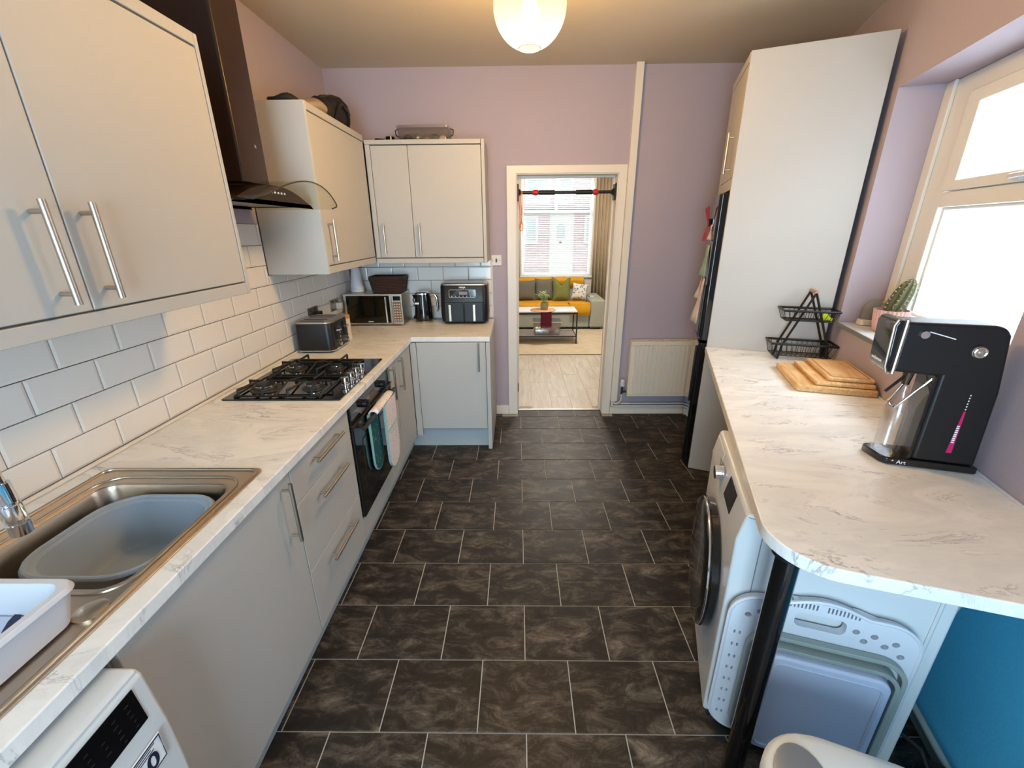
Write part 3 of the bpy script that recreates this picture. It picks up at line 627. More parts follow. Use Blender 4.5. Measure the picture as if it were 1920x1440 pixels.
# storage canister behind toaster
for lab, x, y in (('white storage canister with cork lid right behind the toaster', -1.243, 2.962), ('cork-lidded canister nearest the tiled wall, beside the microwave', -1.355, 2.962)):
    cn = thing('storage_canister', lab, 'canister', (x, y, .911), group='cork-lidded canisters')
    bm = B(); lathe(bm, [(.050, 0), (.052, .004), (.052, .150), (.049, .153)], 32, (x, y, .911)); part('jar', bm, 'cream', cn, smooth=True)
    bm = B(); lathe(bm, [(.047, 0), (.053, .001), (.053, .018), (.050, .021)], 32, (x, y, 1.0642)); part('lid', bm, 'cork', cn, smooth=True, label='cork lid')

# microwave
mw = thing('microwave', 'silver microwave with mirrored door in the worktop corner', 'microwave', (-1.16, 3.53, .911))
mx0, mx1, my0, my1, mz0, mz1 = -1.396, -.928, 3.415, 3.672, .922, 1.167
box('casing', 'steel', mw, mx0, mx1, my0+.012, my1, mz0, mz1, bevel=.004)
bm = B(); cells(bm, [mx0, mx0+.018, -1.030, -1.014], [mz0, mz0+.014, mz1-.014, mz1], lambda u, v: not (mx0+.018 < u < -1.030 and mz0+.014 < v < mz1-.014), my0-.006, my0+.012, 'y'); part('door_frame', bm, 'steel', mw, bevel=.002)
box('door_glass', mat('mirror_black_glass', (60, 58, 52), .04, .9, vary=.02), mw, mx0+.019, -1.031, my0-.003, my0+.010, mz0+.015, mz1-.015, bevel=0, label='mirrored dark glass')
bm = B(); cyl(bm, (-1.052, my0-.034, mz0+.02), (-1.052, my0-.034, mz1-.02), .007, 14); cyl(bm, (-1.052, my0-.034, mz0+.045), (-1.052, my0-.004, mz0+.045), .005, 10); cyl(bm, (-1.052, my0-.034, mz1-.045), (-1.052, my0-.004, mz1-.045), .005, 10); part('handle', bm, 'chrome', mw, smooth=True)
cp = box('control_panel', 'steel', mw, -1.012, mx1, my0-.006, my0+.012, mz0, mz1, bevel=.002)
box('display', 'screen', cp, -.998, -.940, my0-.008, my0-.006, 1.115, 1.150, bevel=0)
box('keypad', mat('bronze_keypad', (120, 96, 76), .5, vary=.05), cp, -1.002, -.938, my0-.0072, my0-.0058, .945, 1.105, bevel=0)
bm = B()
for i in range(3):
    for j in range(7): bx(bm, -.996+.020*i, -.984+.020*i, my0-.0088, my0-.0072, .956+.021*j, .962+.021*j)
part('keys', bm, 'cream', cp)
text('logo', 'Panasonic' if False else 'russell', .014, 'ink', mw, (-1.19, my0-.0036, .945), (1, 0, 0), (0, 0, 1)) if False else None
bm = B(); bx(bm, -1.215, -1.175, my0-.0042, my0-.0036, .943, .948); part('logo_mark', bm, 'ink', mw, label='small white maker mark')
for fx in (mx0+.04, mx1-.04):
    for fy in (my0+.04, my1-.03): cylp('foot', 'black', mw, (fx, fy, .911), (fx, fy, mz0+.001), .012, 12)
# white tapered container and wicker basket on microwave
wc = thing('tapered_speaker', 'white tapered cylinder standing on the microwave near the corner', 'container', (-1.325, 3.555, 1.168)); wc.name = 'tapered_container'
bm = B(); lathe(bm, [(.050, 0), (.054, .004), (.054, .020), (.051, .022), (.051, .024), (.053, .026), (.034, .185), (.030, .196), (.02, .199)], 36, (-1.325, 3.555, 1.168)); part('shell', bm, 'wplast', wc, smooth=True)
bk = thing('wicker_basket', 'dark brown wicker basket on top of the microwave', 'basket', (-1.06, 3.56, 1.168))
def kl(i, z, r=.015): return [(x, y, z) for x, y in rrect(-1.178-i, -.945+i*1.2, 3.500-i, 3.625+i, r)]
bm = B(); loft(bm, [kl(0, 1.169), kl(.020, 1.288)], cap1=False); part('basket_wall', bm, 'wicker', bk, solid=.004)
tubep('rim', 'wicker', bk, kl(.020, 1.290), .006, 8, closed=True)
bm = B()
for r in range(9):
    z = 1.178+.0125*r; i = .020*(z-1.169)/.119+.004
    lp = kl(i, z); n = len(lp)
    sweep(bm, [(x, y, zz+(.002 if k % 2 else -.002)) for k, (x, y, zz) in enumerate(lp)], .0035, 5, closed=True)
part('weave', bm, 'wicker', bk, smooth=True)
# kettle
kt = thing('electric_kettle', 'black electric kettle between microwave and air fryer', 'kettle', (-.792, 3.565, .911))
kc = (-.792, 3.565)
bm = B(); lathe(bm, [(.072, 0), (.074, .004), (.074, .014), (.070, .018)], 36, (kc[0], kc[1], .911)); part('power_base', bm, 'steel', kt, smooth=True, label='silver base')
bm = B(); lathe(bm, [(.072, 0), (.077, .006), (.077, .02), (.066, .19), (.062, .215)], 40, (kc[0], kc[1], .930)); part('jug', bm, 'gloss', kt, smooth=True)
bm = B(); lathe(bm, [(.063, 0), (.062, .010), (.050, .020), (.018, .024)], 36, (kc[0], kc[1], 1.1455)); part('lid', bm, 'chrome', kt, smooth=True)
bm = B(); prism(bm, [(-.075, -.0), (-.060, .045), (-.10, .045)], -.014, .014, 'y'); bmesh.ops.translate(bm, verts=bm.verts, vec=(kc[0]+.012, kc[1], 1.095)); part('pour_spout', bm, 'gloss', kt, bevel=.003)
bm = B(); sweep(bm, [(kc[0]+.060, kc[1], 1.135), (kc[0]+.100, kc[1]-.004, 1.140), (kc[0]+.118, kc[1]-.005, 1.115), (kc[0]+.124, kc[1]-.006, 1.02), (kc[0]+.116, kc[1]-.006, 1.0)], [.010, .012, .012, .009, .006], 10); part('handle', bm, 'chrome', kt, smooth=True)
bm = B(); bx(bm, kc[0]-.052, kc[0]-.020, kc[1]-.0755, kc[1]-.068, 1.070, 1.084); part('logo_tag', bm, 'ink', kt, bevel=.001, label='white maker tag')
tubep('power_cord', 'black', kt, [(-.86, 3.60, .917), (-.90, 3.64, .93), (-.865, 3.672, 1.0), (-.905, 3.675, 1.08), (-.88, 3.678, 1.13)], .004)
tubep('power_cord', 'black', kt, [(-.90, 3.645, .92), (-.86, 3.66, .99), (-.90, 3.668, 1.04)], .004)
# air fryer
af = thing('air_fryer', 'black dual-drawer air fryer at the end of the return worktop', 'air fryer', (-.44, 3.56, .911))
bm = B()
def fl(i, z, y0=3.452, r=.045): return [(x, y, z) for x, y in rrect(-.632+i, -.242-i, y0+i, 3.682-i*.3, r)]
loft(bm, [fl(.022, .916), fl(.004, .935), fl(0, 1.00), fl(.004, 1.215), fl(.008, 1.224)]); part('fryer_body', bm, 'black', af, bevel=.001)
bm = B(); loft(bm, [fl(.006, 1.2245), fl(.008, 1.235), fl(.022, 1.242)]); part('top_cover', bm, 'steel', af, bevel=.001, label='brushed silver-grey top')
for x0, x1 in ((-.596, -.442), (-.436, -.282)):
    dr = box('drawer', 'black', af, x0, x1, 3.446, 3.470, .930, 1.092, bevel=.006)
    cx = -.549 if x0 < -.5 else -.353; box('handle', 'steel', dr, cx-.0115, cx+.0115, 3.420, 3.447, .940, 1.078, bevel=.004, label='silver upright handle')
box('seam', 'burner', af, -.596, -.282, 3.4505, 3.453, 1.094, 1.100, bevel=0)
pn = box('control_panel', 'gloss', af, -.556, -.334, 3.444, 3.456, 1.128, 1.196, bevel=.004)
bm = B(); sweep(bm, [(x, 3.4435, z) for x, z in rrect(-.552, -.338, 1.132, 1.192, .008)], .0012, 6, closed=True); part('panel_outline', bm, 'ink', pn)
box('display', 'inkg', pn, -.472, -.405, 3.4425, 3.4445, 1.152, 1.178, bevel=0)
for x in (-.53, -.50, -.47, -.44, -.41, -.38, -.352): box('button', 'ink', pn, x-.004, x+.004, 3.4425, 3.4445, 1.139, 1.144, bevel=0)
text('logo', 'NINJA', .019, 'ink', af, (-.445, 3.4465, 1.210), (1, 0, 0), (0, 0, 1), bold=.0005)

# ---------------------------------------------------------------- wall cabinets
XF = -1.080
def walldoor(parent, y0, y1, z0, z1, h=None):
    d = box('door', 'cab', parent, XF-.020, XF, y0+.002, y1-.002, z0, z1, bevel=.003)
    if h: handle(d, h[0], h[1], (1, 0, 0), r=.0078, stand=.034)
    return d
t = thing('wall_cabinet', 'large grey wall cabinet above the sink, nearest the camera', 'wall cabinet', (-1.25, 1.2, 1.405), group='grey wall cabinets')
box('carcass', 'carc', t, XW+.001, XF-.022, .42, 1.712, 1.450, 2.225, bevel=0)
walldoor(t, .42, 1.070, 1.456, 2.222, ((XF+.036, 1.000, 1.712), (XF+.036, 1.003, 1.480)))
walldoor(t, 1.070, 1.712, 1.456, 2.222, ((XF+.036, 1.118, 1.712), (XF+.036, 1.120, 1.480)))
box('side_panel', 'cab', t, XW+.001, XF+.001, 1.7135, 1.731, 1.408, 2.266, bevel=.003)
box('cornice', 'cab', t, XF-.05, XF+.001, .42, 1.713, 2.228, 2.266, bevel=.003); box('light_pelmet', 'cab', t, XF-.05, XF+.001, .42, 1.713, 1.410, 1.451, bevel=.003)
t = thing('wall_cabinet', 'tall grey wall cabinet right of the extractor hood, with plain side panel', 'wall cabinet', (-1.25, 2.93, 1.405), group='grey wall cabinets')
box('carcass', 'carc', t, XW+.001, XF-.022, 2.510, 3.36, 1.450, 2.225, bevel=0)
bm = B(); loft(bm, [[(XW+.001, 2.490, z), (XF-.010, 2.490, z), (XF-.003, 2.493, z), (XF, 2.500, z), (XF, 2.509, z), (XW+.001, 2.509, z)] for z in (1.408, 2.266)]); part('side_panel', bm, 'cab', t, smooth=True)
walldoor(t, 2.512, 3.300, 1.456, 2.222, ((XF+.036, 2.565, 1.703), (XF+.036, 2.570, 1.478)))
box('corner_post', 'cab', t, XF-.020, XF-.0005, 3.302, 3.352, 1.456, 2.222, bevel=.005)
box('cornice', 'cab', t, XF-.05, XF+.001, 2.510, 3.352, 2.228, 2.266, bevel=.003); box('light_pelmet', 'cab', t, XF-.05, XF+.001, 2.510, 3.352, 1.410, 1.451, bevel=.003)
yc = 3.365
t = thing('wall_cabinet', 'grey two-door wall cabinet on the back wall above the kettle', 'wall cabinet', (-.65, 3.53, 1.405), group='grey wall cabinets')
box('carcass', 'carc', t, XF+.005, -.262, yc+.022, YB, 1.450, 2.200, bevel=0)
box('top_panel', 'carc', t, XW+.001, -.262, yc+.020, YB, 2.226, 2.240, bevel=0)
box('corner_post', 'cab', t, XF+.003, -1.042, yc, yc+.020, 1.445, 2.210, bevel=.004)
for x0, x1, hx in ((-1.039, -.778, -.992), (-.775, -.260, -.727)):
    d = box('door', 'cab', t, x0, x1, yc, yc+.020, 1.447, 2.204, bevel=.003); handle(d, (hx, yc-.034, 1.692), (hx, yc-.034, 1.468), (0, -1, 0), r=.0066, stand=.033)
box('end_panel', 'cab', t, -.257, -.232, yc-.003, YB, 1.405, 2.240, bevel=.004)
box('cornice', 'cab', t, XF+.003, -.259, yc-.002, yc+.04, 2.210, 2.240, bevel=.003); box('light_pelmet', 'cab', t, XF+.003, -.259, yc-.002, yc+.04, 1.405, 1.441, bevel=.003)

# ---------------------------------------------------------------- extractor hood
hd = thing('extractor_hood', 'black chimney extractor hood with curved clear glass canopy', 'extractor hood', (-1.25, 2.11, 1.74))
bm = B(); prism(bm, rrect(XW+.002, -1.150, 1.960, 2.160, .012, 5), 1.842, ZC-.001); part('chimney', bm, 'hood', hd, smooth=True)
def arc(y, zt=1.850, k=.095): return zt-k*((y-2.11)/.37)**2
bm = B(); ys = [1.775+.67*i/16 for i in range(17)]
out = [(y, arc(y)-.012) for y in ys]+[(2.43, 1.770), (1.79, 1.770)]
prism(bm, out, XW+.002, -1.100, 'x'); cnp = part('canopy_body', bm, 'hood', hd, bevel=.003)
box('filter_panel', 'steel', hd, -1.40, -1.12, 1.82, 2.40, 1.764, 1.7695, bevel=.001, label='grey metal filter under the canopy')
for i in range(5): box('button', 'ink', cnp, -1.1005, -1.0985, 2.06+.028*i, 2.072+.028*i, 1.803, 1.811, bevel=0, label='small silver button')
bm = B(); N = 24; g = {}
for i in range(N+1):
    y = 1.748+.734*i/N; u = (y-2.115)/.367
    xo = -.935-.038*u*u
    cr = max(0, abs(u)-.90)/.10; xo -= .035*(1-sqrt(max(0, 1-cr*cr)))
    for j in range(9): g[(i, j)] = bm.verts.new((XW+.004+(xo-XW-.004)*j/8, y, arc(y)+.0))
for i in range(N):
    for j in range(8): bm.faces.new((g[(i, j)], g[(i+1, j)], g[(i+1, j+1)], g[(i, j+1)]))
part('glass_canopy', bm, 'glass', hd, solid=.006, smooth=True, label='curved clear glass')
bm = B(); pts = [g_ for g_ in []]
def gpt(y):
    u = (y-2.115)/.367; xo = -.935-.038*u*u; cr = max(0, abs(u)-.90)/.10; return (xo-.035*(1-sqrt(max(0, 1-cr*cr)))+.0005, y, arc(y))
sweep(bm, [gpt(1.748+.734*i/40) for i in range(41)], .0032, 6); part('glass_edge', bm, mat('dark_glass_edge', (50, 50, 40), .2, vary=.05), hd, smooth=True, label='dark polished glass edge')
bm = B(); bx(bm, -1.1495, -1.1485, 2.085, 2.098, 1.985, 1.998); part('logo_mark', bm, 'inkg', hd)

# things on top of the wall cabinets
bg_ = thing('camera_bag', 'black fabric bag lying on the wall cabinet near the corner', 'bag', (-1.24, 3.20, 2.267)); bg_.name = 'fabric_bag'
bm = B(); bmesh.ops.create_icosphere(bm, subdivisions=4, radius=1)
for v in bm.verts:
    x, y, z = v.co; f = lambda q, e: abs(q)**e*(1 if q > 0 else -1)
    x, y, z = f(x, .6), f(y, .7), f(z, .7); h = .075+.035*(y*.5+.5)
    v.co = (-1.215+.10*x, 3.16+.19*y, 2.268+max(0, (z*.5+.5))*2*h*(1-.18*x*x)+.006*(z*.5+.5)*sin(14*y+5*x))
part('bag_body', bm, 'bag', bg_, smooth=True)
tubep('carry_strap', 'black', bg_, [(-1.13, 3.02, 2.28), (-1.112, 3.05, 2.36), (-1.116, 3.12, 2.395), (-1.112, 3.19, 2.37), (-1.125, 3.23, 2.29)], .011, 8)
tubep('zip_piping', 'darksteel', bg_, [(-1.14, 2.86, 2.37), (-1.125, 2.98, 2.41), (-1.122, 3.12, 2.43), (-1.13, 3.26, 2.42), (-1.14, 3.33, 2.38)], .004, 6)
fb = thing('crumpled_plastic_sheet', 'crumpled beige plastic bundle on the wall cabinet beside the black bag', 'bundle', (-1.2, 2.75, 2.267)); fb.name = 'plastic_bundle'
bm = B(); bmesh.ops.create_icosphere(bm, subdivisions=4, radius=1)
for v in bm.verts:
    x, y, z = v.co; v.co = (-1.19+.085*x, 2.815+.145*y, 2.268+max(0, z*.5+.5)*(.085+.03*y)*(1+.06*sin(5*y+3*x)))
part('bundle_body', bm, 'fabric_b', fb, smooth=True)
fb = thing('black_cloth_roll', 'small black cloth bundle at the near edge of the wall cabinet top', 'bundle', (-1.28, 2.56, 2.267)); fb.name = 'cloth_bundle'
bm = B(); bmesh.ops.create_icosphere(bm, subdivisions=3, radius=1)
for v in bm.verts:
    x, y, z = v.co; v.co = (-1.23+.085*x, 2.60+.06*y, 2.268+max(0, z*.5+.5)*.048*(1+.2*sin(4*x)))
part('bundle_body', bm, 'bag', fb, smooth=True)
for lab, x, r, h in (('small dark pot beside the clear storage box on the cabinet', -.93, .030, .042), ('low dark pot between the black bag and the small dark pot', -1.01, .034, .028)):
    c = thing('small_pot', lab, 'pot', (x, 3.52, 2.241), group='small dark pots on the cabinet')
    bm = B(); lathe(bm, [(r*.8, 0), (r, .006), (r*1.05, h), (r*.92, h), (r*.85, .008)], 24, (x, 3.52, 2.241)); part('pot_body', bm, 'gloss', c, smooth=True)
    bm = B(); sweep(bm, [(x-r, 3.52, 2.241+h*.8), (x-r-.022, 3.52, 2.241+h*.7), (x-r, 3.52, 2.241+h*.35)], .003, 6); part('pot_handle', bm, 'steel', c, smooth=True)
sb = thing('storage_box', 'clear plastic storage box with bits inside on top of the back wall cabinet', 'box', (-.68, 3.53, 2.241))
bm = B(); lo = lambda i, z: [(x, y, z) for x, y in rrect(-.862+i, -.494-i, 3.455+i, 3.66-i, .02)]
loft(bm, [lo(.010, 2.2425), lo(.0, 2.330)], cap1=False); part('box_shell', bm, 'clearp', sb, solid=.002, smooth=True)
bm = B(); loft(bm, [lo(-.005, 2.331), lo(-.005, 2.344), lo(.004, 2.349)]); part('lid', bm, 'clearp', sb, smooth=True)
for sx, x in ((-1, -.868), (1, -.488)): tubep('clip_handle', 'black', sb, [(x, 3.53, 2.335), (x+sx*.022, 3.53, 2.325), (x+sx*.018, 3.53, 2.295), (x, 3.53, 2.285)], .004)
for i, (x, m, s) in enumerate(((-.80, 'burner', .03), (-.73, 'steel', .034), (-.66, 'orange', .02), (-.60, 'burner', .032), (-.545, 'cream', .026))):
    bm = B(); bmesh.ops.create_icosphere(bm, subdivisions=2, radius=s)
    for v in bm.verts: v.co = (x+v.co.x*1.1, 3.53+v.co.y, 2.246+s*.9+v.co.z*.9)
    part('content_item', bm, m, sb, smooth=True)

# ---------------------------------------------------------------- oven gloves
og = thing('oven_gloves', 'double oven glove, spotted white and teal, hung over the oven handle', 'oven gloves', (-.745, 2.12, .45))
def cloth(name, m, parent, y0, y1, path, wav=0, binding=None, ns=10):
    bm = B(); g = {}
    n = len(path)
    for i, (x, z) in enumerate(path):
        for j in range(ns+1):
            v = j/ns; g[(i, j)] = bm.verts.new((x+wav*sin(v*7+i*.3), y0+(y1-y0)*v, z))
    for i in range(n-1):
        for j in range(ns): bm.faces.new((g[(i, j)], g[(i+1, j)], g[(i+1, j+1)], g[(i, j+1)]))
    return part(name, bm, m, parent, solid=.007, smooth=True)
def mitt(name, m, x, y0, y1, z0, z1, rim, slant=0):
    bm = B(); rad = (y1-y0)/2; cy = (y0+y1)/2
    o = [(y1, z1), (y0, z1)]+[(cy+rad*cos(a), z0+rad+rad*sin(a)) for a in [pi+pi*k/12 for k in range(13)]]
    o = [(y+slant*(z1-z), z) for y, z in o]
    prism(bm, o, x-.008, x+.008, 'x'); p = part(name, bm, m, og, bevel=.004)
    tubep('binding', rim, p, [(x+.002, y, z) for y, z in o], .0055, 6, closed=True, label='mint edging'); return p
mitt('mitt', 'glovet', -.7745+.002, 1.985, 2.135, .400, .748, 'mint', .02)
mitt('mitt', 'glovep', -.7270, 2.105, 2.300, .340, .752, 'mint')
bm = B(); sx0 = []
for k in range(9):
    a = pi*k/8; sx0.append((-.7500-.0228*cos(a), .750+.016*sin(a)))
p_ = cloth('strap_fold', 'glovep', og, 2.00, 2.298, sx0)
tubep('binding', 'mint', og, [(-.7175, 2.11, .600), (-.7175, 2.296, .600)], .0055, 6, label='mint pocket edging')

# ---------------------------------------------------------------- left washing machine (near corner)
lw = thing('washing_machine', 'white washing machine under the left worktop with black display', 'washing machine', (-1.0, .26, 0))
bm = B(); y0, y1 = -.03, .576
prism(bm, [(-1.35, .02), (-.716, .02), (-.712, .60), (-.716, .715), (-.730, .842), (-.742, .853), (-1.35, .853)], y0, y1, 'y'); part('cabinet_body', bm, 'white', lw, bevel=.012, seg=3)
nn = Vector((.014, 0, .127)).normalized(); 
def fpt(y, z): return (-.716-.014*(z-.715)/.127, y, z)
bm = B(); q = [fpt(.300, .834), fpt(.545, .834), fpt(.545, .756), fpt(.300, .756)]; e = .0015
loft(bm, [[(x-.003, y, z) for x, y, z in q], [(x+e, y, z) for x, y, z in q]]); ds = part('display_panel', bm, 'screen', lw, label='black display with grey legends')
bm = B()
for i in range(8):
    for j in range(5):
        if random.random() < .75:
            y_ = .528-.026*i; z_ = .764+.013*j; x_ = fpt(0, z_)[0]+e; w = .005+random.random()*.005; bx(bm, x_, x_+.0004, y_-w, y_, z_, z_+.0018)
part('display_marks', bm, 'burner', ds)
st = B(); loft(st, [[(-.7125, y, z) for y, z in ((.445, .650), (.545, .650), (.545, .716), (.445, .716))], [(-.7105, y, z) for y, z in ((.445, .650), (.545, .650), (.545, .716), (.445, .716))]])
sk_ = part('energy_sticker', st, 'ink', lw, label='white sticker with navy outline and 10')
tubep('sticker_outline', 'inkd', sk_, [(-.7104, y, z) for y, z in ((.448, .653), (.542, .653), (.542, .713), (.448, .713))], .0012, 5, closed=True)
text('sticker_text', '10', .052, 'inkd', sk_, (-.7104, .504, .673), (0, 1, 0), (0, 0, 1), bold=.001)
bm = B()
for zz, ya, yb_ in ((.7065, .462, .530), (.7010, .466, .520), (.6955, .470, .526)): bx(bm, -.7106, -.7101, ya, yb_, zz, zz+.0022)
part('sticker_lines', bm, 'inkd', sk_)
for fy in (.02, .51):
    for fx in (-1.28, -.78): cylp('foot', 'black', lw, (fx, fy, 0), (fx, fy, .021), .02, 12)
bm = B(); cyl(bm, (-.713, .26, .36), (-.690, .26, .36), .19, 40); wd_ = part('porthole_door', bm, 'gloss', lw, bevel=.008)

# ================================================================ RIGHT SIDE (R frame: x=n into wall, y=t along wall)
rw = thing('worktop', 'marble-effect worktop along the window wall with a rounded near corner', 'worktop', (-.35, .6, .872), 'R')
bm = B(); o = [(-.001, -.418), (-.001, 1.530), (-.640, 1.597)]
o = [(-.0015, 1.528), (-.662, 1.592), (-.700, -.270)]
cx, cy, rc = -.555, -.272, .146
o += [(cx+rc*cos(a), cy+rc*sin(a)) for a in [pi+pi/2*k/10 for k in range(0, 11)]]+[(-.0015, -.418)]
prism(bm, o, .8725, .910); part('worktop_slab', bm, 'marble', rw, bevel=.004, seg=3)
box('silicone_bead', 'wplast', rw, -.010, -.001, -.418, 1.520, .9095, .917, bevel=.003)
bm = B(); cyl(bm, (-.640, -.335, .006), (-.640, -.335, .864), .029, 32); lg = part('leg', bm, 'gloss', rw, smooth=True, label='glossy black round leg')
bm = B(); lathe(bm, [(.040, 0), (.040, .006), (.031, .008)], 28, (-.640, -.335, .864)); part('end_plate', bm, 'black', lg, smooth=True); bm = B(); lathe(bm, [(.031, 0), (.031, .006), (.0295, .008)], 28, (-.640, -.335, 0.0005)); part('end_plate', bm, 'black', lg, smooth=True)

# washer right
wm = thing('washer_dryer', 'white washing machine with black porthole door under the window worktop', 'washing machine', (-.45, .13, 0), 'R'); wm.name = 'washing_machine.001'
t0, t1 = -.175, .415
bm = B(); prism(bm, [(-.715, .015), (-.160, .015), (-.160, .850), (-.694, .854), (-.706, .850), (-.722, .760), (-.720, .60)], t0, t1, 'y'); part('cabinet_body', bm, 'white', wm, bevel=.010, seg=3)
bm = B(); sweep(bm, [(-.700, t0-.0004, .845), (-.655, t0-.0004, .835), (-.650, t0-.0004, .02)], .0012, 5); part('panel_seam', bm, 'inkg', wm)
bm = B(); sweep(bm, [(x, t0-.0, z) for x, z in rrect(-.58, -.20, .08, .78, .06)], .006, 6, closed=True); part('side_pressing', bm, 'white', wm, smooth=True)
# fascia details on the front (facing -n)
fx = lambda z: -.722+.016*(z-.760)/.09
bm = B(); q = [(t, z) for t, z in ((-.045, .758), (.075, .758), (.075, .832), (-.045, .832))]
loft(bm, [[(fx(z)+.002, t, z) for t, z in q], [(fx(z)-.0018, t, z) for t, z in q]]); part('display_panel', bm, 'screen', wm)
bm = B(); cyl(bm, (-.716, .165, .792), (-.748, .165, .790), .026, 28); part('program_knob', bm, 'chrome', wm, bevel=.003, label='chrome dial')
bm = B(); q = [(.235, .755), (.400, .755), (.400, .835), (.235, .835)]; loft(bm, [[(fx(z)+.002, t, z) for t, z in q], [(fx(z)-.0025, t, z) for t, z in q]]); part('detergent_drawer', bm, 'white', wm, bevel=.003)
bm = B(); [bx(bm, -.7235, -.7205, .205, .207+.02, .770+.014*k, .776+.014*k) for k in range(4)]; part('program_marks', bm, 'inkg', wm)
bm = B(); dc = (.125, .43)
def dring(r, n): return [(n, dc[0]+r*cos(2*pi*k/48), dc[1]+r*sin(2*pi*k/48)) for k in range(48)]
loft(bm, [dring(.225, -.7155), dring(.238, -.726), dring(.240, -.748), dring(.225, -.762), dring(.165, -.768)]); dr = part('porthole_door', bm, 'gloss', wm, smooth=True, label='black glass porthole door')
tubep('door_ring', 'chrome', dr, dring(.233, -.757), .0045, 8, closed=True, label='chrome ring')
text('door_marking', 'beko', .016, 'ink', dr, (-.7635, .06, .245), (0, -1, 0), (0, 0, 1)) if False else None
for tt in (-.12, .36):
    for n_ in (-.66, -.22): cylp('foot', 'black', wm, (n_, tt, 0), (n_, tt, .016), .02, 12)
tubep('drain_hose', 'greyplast', wm, [(-.161, -.10, .70), (-.135, -.13, .71), (-.128, -.12, .67), (-.14, -.08, .40), (-.15, -.05, .10)], .011, 8)
tubep('power_cable', 'black', wm, [(-.161, -.12, .12), (-.10, -.17, .11), (-.08, -.24, .05), (-.12, -.30, .012), (-.20, -.33, .009)], .006, 8)

# black bucket on the floor in the corner
bu = thing('black_bucket', 'dark tub in the floor corner behind the laundry basket', 'tub', (-.085, -.115, 0), 'R'); bu.name = 'small_tub'
bm = B(); lathe(bm, [(.046, .001), (.052, .004), (.060, .10), (.057, .10), (.050, .008)], 24, (-.085, -.245, 0)); part('tub_body', bm, 'black', bu, smooth=True)
# pipe along the wall
pi_ = thing('floor_pipe', 'thin grey pipe running low along the blue wall', 'pipe', (-.03, -.3, .07), 'R')
tubep('pipe_run', 'greyplast', pi_, [(-.028, -1.2, .075), (-.028, .20, .075)], .011, 10)

# collapsible laundry basket leaning on the washer (plane t ~ -.19..-.25)
lb = thing('laundry_basket', 'white collapsible laundry basket standing folded against the washing machine', 'laundry basket', (-.46, -.20, 0), 'R')
def outline(n0, n1, z0, z1, r, bulge=0, seg=8):
    o = rrect(n0, n1, z0, z1, r, seg); cxm = (n0+n1)/2; w = (n1-n0)/2-r; res = []
    for i, (a, b) in enumerate(o):
        res.append((a, b))
        if i == seg and bulge:   # the top run goes n1 -> n0
            for k in range(1, 12):
                u = 1-2*k/12; x = cxm+u*w; res.append((x, z1+bulge*max(0, cos(u*pi/1.3))**1.0 if abs(u) < .65 else z1))
    return res
holes = [circ(a, b, .0095, 10) for a, b in ((-.625, .540), (-.655, .520), (-.615, .510), (-.380, .545), (-.335, .541), (-.356, .517), (-.305, .514), (-.282, .530), (-.262, .490))]
for k in range(8): holes.append(rrect(-.684, -.678, .070+.052*k, .084+.052*k, .0028, 2)); holes.append(rrect(-.669, -.663, .070+.052*k, .084+.052*k, .0028, 2))
holes.append(rrect(-.535, -.405, .520, .572, .018, 4))
for k in range(20):
    if k in (9, 10): continue
    x = -.565+.0095*k; zz = .590+.010*cos((x+.470)/.12*1.2); holes.append([(x, zz-.010), (x+.0045, zz-.010), (x+.0045, zz+.010), (x, zz+.010)])
bm = B(); holed(bm, outline(-.704, -.222, .012, .592, .085, .028), holes, -.207, -.1835, 'y'); of = part('outer_frame', bm, 'wplast', lb, label='white perforated outer frame')
tubep('outer_rim', 'wplast', of, [(a, -.205, b) for a, b in outline(-.706, -.220, .010, .594, .087, .028)], .006, 6, closed=True)
bm = B(); holed(bm, outline(-.648, -.236, .018, .485, .075), [outline(-.634, -.250, .033, .471, .062)], -.232, -.2085, 'y'); part('grey_band', bm, 'greyplast', lb, bevel=.003, label='grey rubber fold')
bm = B(); holed(bm, outline(-.622, -.258, .026, .462, .062), [outline(-.609, -.271, .040, .449, .050)], -.250, -.2085, 'y'); part('grey_band', bm, 'greyplast', lb, bevel=.003, label='grey rubber fold')
bm = B(); prism(bm, outline(-.598, -.282, .030, .440, .040), -.262, -.2085, 'y'); ip = part('basket_base', bm, 'bplast', lb, bevel=.010, seg=3, label='pale blue flat base')
tubep('base_groove', 'bplast', ip, [(a, -.2625, b) for a, b in outline(-.575, -.305, .055, .417, .020)], .004, 6, closed=True)

# bin bottom right (local frame)
bn = thing('pedal_bin', 'white bin with a grey push button, cut off by the bottom edge', 'bin', (0, 0, 0), rot=radians(-21)); bn.name = 'push_top_bin'
bm = B(); bl2 = lambda i, z: [(x, y, z) for x, y in rrect(.284+i, .68-i, .42+i, .852-i, .125, 10)]
loft(bm, [bl2(.012, .001), bl2(.004, .03), bl2(.0, .50)]); part('bin_body', bm, 'binlid', bn, smooth=True)
bm = B(); loft(bm, [bl2(.0, .501), bl2(-.004, .505), bl2(-.004, .530), bl2(.004, .544), bl2(.020, .550), bl2(.06, .552)]); lid = part('lid', bm, 'binlid', bn, smooth=True)
bm = B(); ol = [(.353+.054*cos(a)*1.0, .728+.078*sin(a)) for a in [2*pi*k/28 for k in range(28)]]
loft(bm, [[(x, y, .5512) for x, y in ol], [(x, y, .5560) for x, y in ol], [(.352+(x-.352)*.9, .735+(y-.735)*.92, .5585) for x, y in ol]]); part('lid_button', bm, 'binbtn', lid, smooth=True, label='grey push button')

